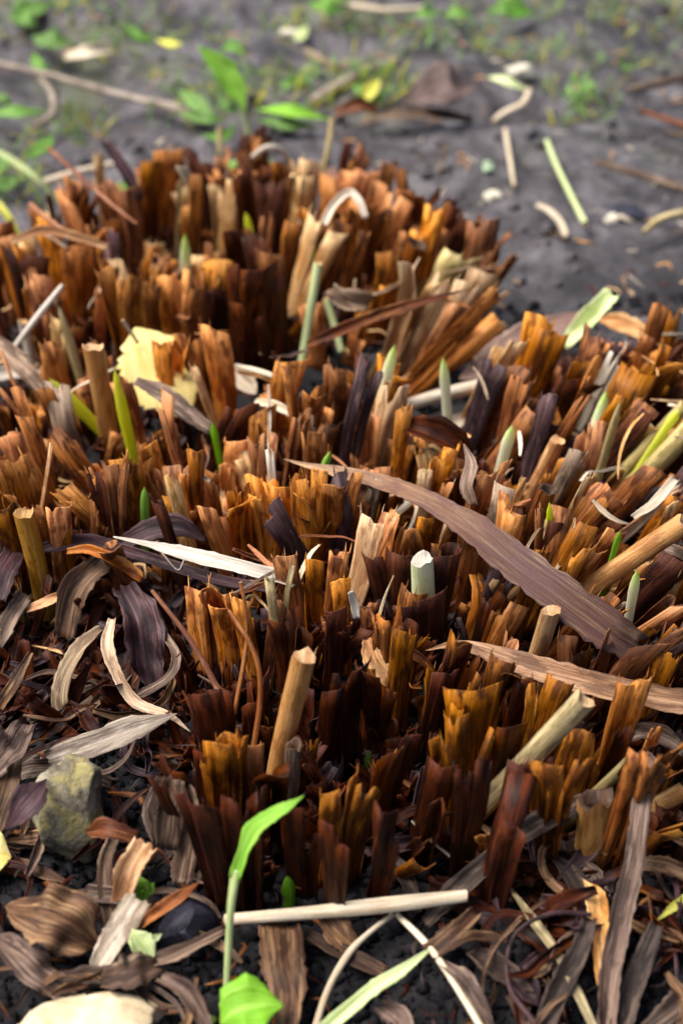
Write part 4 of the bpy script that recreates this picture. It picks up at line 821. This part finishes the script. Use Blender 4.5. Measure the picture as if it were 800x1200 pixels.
# behind, out of focus
leafy('weed', 'weed with one tall bright green leaf standing behind the rear clump', 'weed', (288,180), [
 ([(293,178,4,7),(290,150,22,7),(285,125,38,7)], dict(part='stem', mat='gs')), ([(288,132,40,10),(276,105,56,34),(258,78,72,40),(232,54,86,26)], dict(mat='gn', ends=('leaf','leaf'))),
 ([(284,128,26,10),(268,126,34,20),(256,112,36,10)],), ([(250,140,14,8),(232,122,22,26),(208,104,24,12)],), ([(262,140,14,8),(240,138,16,20),(205,132,12,8)],),
 ([(258,60,40,8),(272,54,46,20),(288,66,40,10)],), ([(300,128,12,8),(340,130,22,22),(388,140,14,8)], dict(mat='gn')), ([(300,140,10,8),(335,145,12,22),(375,148,8,8)],), ([(275,145,10,8),(262,160,12,18),(235,158,8,8)],),
 ([(258,180,8,7),(257,150,24,7)], dict(part='stem', mat='ol'))])
leafy('weed', 'weed with two round leaves far back at the upper left', 'weed', (60,50), [([(38,42,14,14),(58,46,20,34),(88,52,14,16)],), ([(20,30,10,12),(32,12,20,40),(66,4,14,16)],), ([(10,18,10,14),(30,22,18,30),(45,32,10,10)],), ([(40,60,6,8),(45,75,8,18),(60,80,4,8)],)])
leafy('weed', 'low weed at the left edge with a flat green leaf', 'weed', (10,135), [([(-20,134,12,14),(20,131,18,20),(56,130,12,10)], dict(mat='wg')), ([(-15,112,20,10),(4,115,22,14),(14,124,16,8)],), ([(62,158,6,10),(50,172,8,26),(30,186,6,14)],), ([(10,180,8,10),(0,195,10,18),(-10,210,8,12)], dict(mat='wg')), ([(20,205,4,8),(8,215,8,24),(-10,222,6,12)],)])
leafy('weed', 'thin arched green blades leaning in from the left edge', 'weed', (66,232), [([(70,236,10,8),(40,206,30,10),(0,180,40,10),(-30,172,40,8)], dict(mat='gs', ends=('cut','cut'), wave=0)), ([(24,280,8,9),(8,252,24,10),(-12,226,34,8)], dict(mat='yo', ends=('cut','cut'), wave=0))])
leafy('weed', 'small weed behind the rear clump under the white loop', 'weed', (310,205), [([(288,215,20,8),(300,200,30,18),(318,192,30,16),(330,205,20,8)], dict(mat='gs')), ([(262,200,30,6),(275,192,36,14),(292,205,30,8)], dict(mat='wg')), ([(128,228,8,8),(140,220,14,16),(165,214,10,8)], dict(mat='wg'))])
leafy('weed', 'low green weed far back at the top centre', 'weed', (500,22), [([(482,18,12,12),(498,14,22,26),(520,14,14,12)], dict(mat='wg')), ([(500,60,2,6),(503,40,14,10),(503,20,26,10)],), ([(520,20,8,8),(535,14,14,22),(552,20,8,10)],)])
leafy('weed', 'bright green weed at the top edge right of centre', 'weed', (598,16), [([(570,14,10,12),(590,8,20,26),(625,10,12,14)], dict(mat='wg')), ([(590,20,6,10),(604,14,16,22),(628,18,8,10)], dict(mat='wg')), ([(580,2,16,10),(598,-4,22,24),(618,0,14,10)], dict(mat='wg'))])
leafy('weed', 'dark green weed at the top edge left of centre', 'weed', (380,12), [([(362,4,12,14),(382,6,20,30),(405,14,10,12)],), ([(370,-8,18,14),(390,-6,22,28),(410,2,14,12)],)])
leafy('weed', 'dark oval leaf lying on soil at the upper left', 'weed', (165,45), [([(148,38,6,10),(162,42,10,18),(182,46,6,8)],), ([(182,46,6,6),(200,52,8,12),(215,58,4,6)], dict(mat='yo'))])
leafy('weed', 'green leaf on the edge of the dark hollow at upper right', 'weed', (595,100), [([(570,90,16,9),(592,95,22,15),(620,107,14,10)], dict(mat='gs'))])
leafy('weed', 'small feathery green weed standing at the right of the dark hollow', 'weed', (680,125), [([(672,132,2,4),(678,108,18,8),(688,80,30,4)],), ([(676,118,12,4),(668,108,18,9),(664,100,20,4)],), ([(680,108,18,4),(690,100,22,9),(697,96,24,4)],), ([(678,100,20,4),(672,90,26,8),(670,84,28,4)],)])
leafy('weed', 'small green sprout far back at the upper right', 'weed', (728,78), [([(724,84,2,4),(727,74,14,12),(728,64,22,4)],), ([(728,84,2,4),(735,78,8,8),(742,76,8,4)],)])
leafy('weed', 'yellow-green mossy sprout beside the brown lump', 'weed', (435,118), [([(420,120,8,8),(432,108,18,24),(446,92,24,8)], dict(mat='yo')), ([(436,124,6,8),(444,112,14,18),(455,104,12,8)],), ([(412,106,6,6),(422,104,10,18),(432,110,6,8)],)])
leafy('weed', 'soft pale green tuft far back above the tall leaf', 'weed', (345,100), [([(328,108,6,8),(340,98,14,24),(356,88,14,10)],), ([(345,48,8,8),(352,40,12,20),(360,30,10,8)], dict(mat='gs'))])

# ------------------------------------------------------------------ twigs and scraps on the bare soil behind
BACK = [
('twig','long tan twig lying on the soil at the upper left','twig','gc','t',[(-20,70,10,8),(50,86,12,8),(110,103,12,9),(165,117,12,9),(205,127,14,12),(240,139,8,6)],dict()),
('twig','pale bent twig near the left edge below the long tan twig','twig','gc','t',[(48,92,8,6),(62,112,10,8),(60,135,8,8),(38,150,6,7)],dict()),
('leaf_strip','short tan scrap at the upper left beside the long twig','scrap','pl','r',[(78,66,8,10),(105,60,14,16),(130,58,8,12)],dict(gutter=.4)),
('twig','thick tan twig on the soil above the rear clump','twig','gc','t',[(365,118,8,9),(405,98,10,11),(432,83,10,11),(466,70,8,9)],dict()),
('leaf_strip','long pinkish tan leaf strip curving over the soil','leaf','gy','r',[(425,142,8,8),(460,134,14,13),(510,134,14,13),(552,142,8,10)],dict(gutter=.5)),
('fallen_leaf','dull brown crumpled leaf lump beside the dark hollow','leaf','pinkb','r',[(470,122,8,24),(500,104,30,52),(530,96,40,56),(555,100,22,30)],dict(gutter=.5,wave=.2,ends=('leaf','leaf'))),
('twig','curved tan twig hanging below the green leaf at upper right','twig','pl','t',[(620,106,18,7),(612,122,14,8),(592,132,10,8),(577,142,6,6)],dict()),
('straw','thin pale straw, the left of two behind the rear clump at right','straw','pl','t',[(592,152,10,6),(597,185,8,6),(602,218,6,5)],dict()),
('straw','thin pale straw, the right of two behind the rear clump at right','straw','gs','t',[(640,165,10,6),(652,195,9,6),(668,228,8,7),(685,262,6,8)],dict()),
('straw','small grey straw standing nearest the rear clump on bare soil','straw','gy','t',[(522,166,14,4),(519,185,10,5),(514,204,6,5)],dict()),
('twig','straight brown stick on the bare soil at the right edge','twig','gy','t',[(698,190,10,7),(750,205,12,9),(815,226,12,9)],dict()),
('twig','curved tan twig at the right edge of the bare soil','twig','ol','t',[(754,272,6,7),(775,256,10,9),(815,246,10,9)],dict()),
('leaf_strip','curled orange and white scrap on the bare soil','scrap','pl','r',[(628,240,8,6),(642,246,12,8),(654,258,10,8),(662,276,6,6)],dict(gutter=.8)),
('twig','twig at the upper right edge','twig','gy','t',[(735,105,8,7),(775,97,12,10),(820,85,10,10)],dict()),
('straw','vertical olive straw just behind the rear clump','straw','ol','t',[(380,200,30,7),(385,170,50,7),(389,138,66,6)],dict()),
('straw','white looped straw behind the rear clump','straw','wh','t',[(284,210,40,6),(292,190,62,7),(312,173,78,7),(332,178,72,7),(342,200,54,6)],dict()),
('straw','pale straw at the upper left behind the stubs','straw','pl','t',[(45,215,10,7),(85,203,14,8),(135,192,10,8)],dict()),
('twig','pale twig far back along the top edge','twig','pl','t',[(400,4,10,8),(450,12,12,8),(500,10,10,8)],dict()),
('twig','tan twig far back between the leaves at upper centre','twig','gy','t',[(358,60,10,8),(380,72,12,9),(400,88,8,7)],dict()),
('leaf_strip','dull brown scrap at the edge of the dark hollow','scrap','br','r',[(440,128,8,10),(420,124,14,18),(395,132,8,12)],dict(gutter=.5)),
('twig','thin dark twig at the right edge above the stick','twig','br','t',[(748,130,8,5),(775,138,10,7),(815,152,8,7)],dict()),
]
M['pinkb'] = fibre('dull_brown_leaf', (.05, .032, .027), (.115, .078, .066), (.22, .16, .135), rough=.6, var=.05)
for row in BACK: loose(*row, prot=False)

# ------------------------------------------------------------------ what nobody could count: crumbs, bits of litter, fibres
def lumps(name, n, region, size, mat, seed, detail, label, dens=None):
    rs = np.random.RandomState(seed); bv, bf = detail; V = []; F = []; U = []; o = 0; c = 0
    while c < n:
        px, py = rs.uniform(region[0], region[2]), rs.uniform(region[1], region[3]); p = P(px, py)
        if dens and rs.rand() > dens(px, py, p): continue
        s = size[0]*(size[1]/size[0])**(rs.rand()**2.2)
        v = bv*(1+.3*rs.normal(size=(len(bv), 1)).clip(-1.4, 1.4))*s*rs.uniform(.6, 1.25, 3)
        a = rs.rand()*6.28; ca, sa = math.cos(a), math.sin(a)
        v = np.stack([v[:, 0]*ca-v[:, 1]*sa, v[:, 0]*sa+v[:, 1]*ca, v[:, 2]], -1)+np.array([p.x, p.y, gh(p)+s*rs.uniform(-.1, .5)])
        V.append(v); F += [tuple(i+o for i in f) for f in bf]; U.append(v[:, :2]*100); o += len(v); c += 1
    mb = MB(); mb.add(np.concatenate(V), F, np.concatenate(U))
    ob = mb.build(name, mat); ob['kind'] = 'stuff'; ob['label'] = label
lumps('soil_crumbs', 7000, (-60, 640, 860, 1260), (.0006, .0052), M['crumb'], 4, ICO2, 'dark crumbly soil lumps between and in front of the stubs', lambda x, y, p: 1 if (x < 230 or y > 980) else .35)
lumps('soil_crumbs', 3500, (-60, 330, 860, 660), (.0008, .005), M['crumb'], 5, ICO1, 'dark soil crumbs between the stubs')
lumps('path_crumbs', 1500, (-120, -20, 920, 400), (.0006, .005), M['crumbp'], 6, ICO2, 'grey soil crumbs on the trodden ground behind', lambda x, y, p: float(np.clip(.25+2.2*fbm(np.array([p.x*9]), np.array([p.y*9]), 2, 8)[0], .04, 1)))
def bits(name, n, region, mats, seed, wmax, label, zmax):
    rs = random.Random(seed); out = {}
    for _ in range(n):
        px, py = rs.uniform(region[0], region[2]), rs.uniform(region[1], region[3]); p = P(px, py); p.z = gh(p)+rs.uniform(.001, zmax)
        a = rs.uniform(0, 6.28); L = rs.uniform(.004, .022); d = Vector((math.cos(a), math.sin(a), rs.uniform(-.25, .25)))*L
        k = Vector((rs.uniform(-.3, .3), rs.uniform(-.3, .3), rs.uniform(.0, .3)))*L
        w_ = rs.uniform(.0003, wmax); m = rs.choice(mats); mb = out.setdefault(m, MB())
        ribbon(mb, [p-d*.5, p+k, p+d*.5], [w_*.5, w_, w_*.4], gutter=.5, nu=3, n=5, thick=.0002, twist=(rs.uniform(-1, 1), rs.uniform(-1, 1)))
    for m, mb in out.items():
        ob = mb.build(name, M[m]); ob['kind'] = 'stuff'; ob['label'] = label
bits('litter_bits', 420, (-40, 640, 840, 1230), ['br', 'gdk', 'dk', 'pu'], 11, .003, 'small bits of dry leaf litter on the dark soil', .012)
bits('litter_bits', 500, (-40, 330, 840, 800), ['br', 'dk', 'tn'], 12, .0025, 'small bits of dry leaf among the stubs', .03)
bits('litter_bits', 260, (-100, 0, 900, 340), ['gy', 'tn', 'pl'], 13, .002, 'fine straw bits scattered on the bare soil', .006)

MARKS = [(78,920,'the mossy stone'),(222,1063,'the black stone'),(110,1185,'the pale limestone'),(65,1085,'the large curled brown leaf'),(95,780,'the curled tan leaf loop'),(140,860,'the broad pale leaf end'),
 (640,1110,'the slanting yellow-brown straw'),(735,1000,'the long mauve strip'),(545,1160,'the pale right-hand stalk'),(332,1130,'the flat brown ribbed leaf'),(600,1000,'the grey arched strip'),(300,1185,'the round-leaved bottom seedling'),
 (235,640,'the white straw'),(110,440,'the tan upright stalk'),(190,430,'the yellow leaf'),(363,370,'the tall green straw'),(640,680,'the broad purple-brown leaf'),(650,790,'the long arched leaf strip'),(495,665,'the sliced stem'),(335,840,'the thick tan cut stalk'),
 (708,490,'the purple-based shoot'),(588,470,'the dark purple stub'),(300,690,'the thin red-brown stems'),(697,965,'the hollow cut stub'),(20,640,'the bent purple leaf'),(10,470,'the left edge'),(790,700,'the right edge'),(790,1160,'the bottom right corner'),(410,1065,'the cream straw'),(490,330,'the rear pale fan of stubs'),(180,260,'the rear clump left end')]
TONE = dict(dry='brown', gdk='dark grey', mau='mauve grey', dk='blackish brown', pu='dark purple', gy='grey tan', wd='wet dark brown', br='brown', cur='tan', tn='tan', rd='red-brown', pl='pale')
def where(px, py):
    a, b, n_ = min(MARKS, key=lambda m: (m[0]-px)**2+(m[1]-py)**2); dx, dy = px-a, py-b
    return ('right of ' if dx > 0 else 'left of ')+n_ if abs(dx) > abs(dy) else ('below ' if dy > 0 else 'above ')+n_
# dead leaf strips lying low among the stubs, nothing in the photo tells one from the next
for k in range(90):
    px, py = R.uniform(-20, 820), R.uniform(640, 1190)
    if 240 < px < 560 and 1040 < py: continue
    p = P(px, py); a = R.uniform(0, 6.28); L = R.uniform(.02, .045); w_ = R.uniform(.003, .010)
    z = gh(p)+R.uniform(.002, .014); d = Vector((math.cos(a), math.sin(a), R.uniform(-.2, .2)))*L*.5
    c = Vector((p.x, p.y, z)); pts = [c-d, c-d*.3+Vector((R.uniform(-.004, .004), 0, R.uniform(0, .007))), c+d*.4+Vector((0, R.uniform(-.004, .004), R.uniform(0, .006))), c+d]
    mb = MB(); ribbon(mb, pts, [w_*.5, w_, w_, w_*.5], gutter=R.uniform(.2, .7), twist=(R.uniform(-.6, .6), R.uniform(-.6, .6)), ends=R.choice((('cut', 'cut'), ('point', 'cut'), ('leaf', 'point'))), wave=R.uniform(0, .3))
    mk = R.choice(('dk', 'pu', 'dk', 'gdk', 'wd', 'mau'))
    tag(mb.build('leaf_strip', M[mk], origin=c), ('broad ' if w_ > .007 else 'narrow ')+TONE[mk]+' dead leaf scrap '+where(px, py), 'leaf', 'dead leaf scraps on the dark soil')

def grass(n, patches, seed):
    rs = random.Random(seed); mb = {k: MB() for k in ('wg', 'yo')}
    for _ in range(n):
        cx, cy, rx, ry = rs.choice(patches); px, py = rs.gauss(cx, rx), rs.gauss(cy, ry); p = P(px, py); p.z = gh(p)
        L = rs.uniform(.006, .028); d = Vector((rs.gauss(0, .6), rs.gauss(0, .6), rs.uniform(.3, 1))).normalized()*L; w_ = rs.uniform(.0006, .0018)
        ribbon(mb[rs.choice(('wg', 'wg', 'yo'))], [p, p+d*.55+Vector((0, 0, L*.12)), p+d], [w_, w_, w_*.2], gutter=.4, nu=3, n=5, thick=.0002)
    for k, m in mb.items():
        ob = m.build('grass', M[k]); ob['kind'] = 'stuff'; ob['label'] = 'sparse short grass and moss on the far soil'
grass(900, [(60, 30, 60, 14), (700, 18, 60, 16), (560, 4, 120, 8), (250, 128, 40, 12), (360, 112, 40, 14), (440, 110, 20, 10), (20, 200, 30, 25), (340, 20, 80, 12), (150, 60, 60, 12), (520, 45, 60, 14), (680, 110, 20, 10), (90, 130, 30, 10), (650, 60, 60, 10)], 3)
for k in range(85):
    if k % 5 < 3: px, py = R.uniform(-10, 235), R.uniform(690, 1180)
    else: px, py = R.uniform(540, 810), R.uniform(960, 1190)
    p = P(px, py); a = R.uniform(0, 6.28); L = R.uniform(.025, .06); w_ = R.uniform(.0012, .0045); pts = []
    c = Vector((p.x, p.y, gh(p)+R.uniform(.004, .02))); cv = R.uniform(-2.6, 2.6)
    for q in range(6):
        pts.append(c.copy()); a += cv/6+R.uniform(-.25, .25); c = c+Vector((math.cos(a), math.sin(a), R.uniform(-.3, .3)))*L/5; c.z = max(c.z, gh(c)+.002)
    mb = MB(); ribbon(mb, pts, [w_*.5, w_, w_, w_, w_*.8, w_*.3], gutter=R.uniform(.4, 1), twist=(R.uniform(-.8, .8), R.uniform(-.8, .8)), nu=7)
    mk = R.choice(('dry', 'gdk', 'dry', 'dry', 'mau', 'dk', 'pu'))
    tag(mb.build('curled_straw', M[mk], origin=pts[0]), ('thin ' if w_ < .003 else 'wide ')+TONE[mk]+(' strongly curled' if abs(cv) > 1.4 else ' slightly bent')+' straw in the litter '+where(px, py), 'straw', 'curled straws in the litter')

# low dark leaf scraps, added to block light and deepen the gaps between stubs
rs = random.Random(77); rem = {k: MB() for k in ('wd', 'dk', 'pu')}
for key, poly in [(q, v[0]) for q, v in FILL.items()]+[('left', [(-30,680),(190,660),(235,800),(225,900),(120,860),(-30,880)]), ('low', [(560,980),(840,980),(840,1090),(600,1100)])]:
    xs = [p[0] for p in poly]; ys = [p[1] for p in poly]; c = 0
    while c < (100 if key == 'low' else 230):
        px, py = rs.uniform(min(xs), max(xs)), rs.uniform(min(ys), max(ys))
        if not inpoly(px, py, poly): continue
        c += 1
        if any(((px-a)/q)**2+((py-b)/d)**2 < 1 for a, b, q, d in GAPS): continue
        p = P(px, py); p.z = gh(p)-.002; L = rs.uniform(.012, .036); w_ = rs.uniform(.004, .012)
        lo = key in ('left', 'low'); L *= 1.3 if lo else 1
        d = Vector((rs.gauss(.1, 1.1 if lo else .45), rs.gauss(-.05, 1.1 if lo else .45), .6 if lo else 1)).normalized()*L
        ribbon(rem[rs.choice(('wd', 'wd', 'dk', 'pu'))], [p, p+d*.5+Vector((rs.uniform(-.003, .003), rs.uniform(-.003, .003), 0)), p+d], [w_, w_, w_*.6], gutter=rs.uniform(.2, .8), nu=5, n=6, twist=(rs.uniform(-1.5, 1.5), rs.uniform(-1.5, 1.5)), rag=.25)
for k, m in rem.items():
    ob = m.build('gap_dark_scraps', M[k]); ob['kind'] = 'stuff'; ob['label'] = 'low dark leaf scraps and litter, added to darken the gaps between the stubs'

for k in range(46):
    key = rs.choice('ABCDDB'); poly = FILL[key][0]; xs = [p[0] for p in poly]; ys = [p[1] for p in poly]
    px, py = rs.uniform(max(0, min(xs)), min(800, max(xs))), rs.uniform(min(ys), max(ys))-60
    c = P(px, py, rs.uniform(.045, .07)); a = rs.uniform(0, 6.28); L = rs.uniform(.02, .05); w_ = rs.uniform(.0006, .0022); cv = rs.uniform(-1.5, 1.5); pts = []; el = rs.uniform(-.5, .3)
    for q in range(5):
        pts.append(c.copy()); a += cv/5; c = c+Vector((math.cos(a), math.sin(a), el+rs.uniform(-.2, .2)))*L/4
    mb = MB(); ribbon(mb, pts, [w_*.6, w_, w_, w_*.8, w_*.3], gutter=rs.uniform(.4, 1), twist=(rs.uniform(-.8, .8), rs.uniform(-.8, .8)), nu=5)
    mk = rs.choice(('cur', 'tn', 'gy', 'rd', 'pl')); qx, qy = proj(pts[2])
    tag(mb.build('dry_strand', M[mk], origin=pts[0]), ('thin ' if w_ < .0014 else 'wider ')+TONE[mk]+(' curved' if abs(cv) > .7 else ' straight')+' strand on the stubs '+where(qx, qy), 'strand', 'dry strands caught among the stubs')
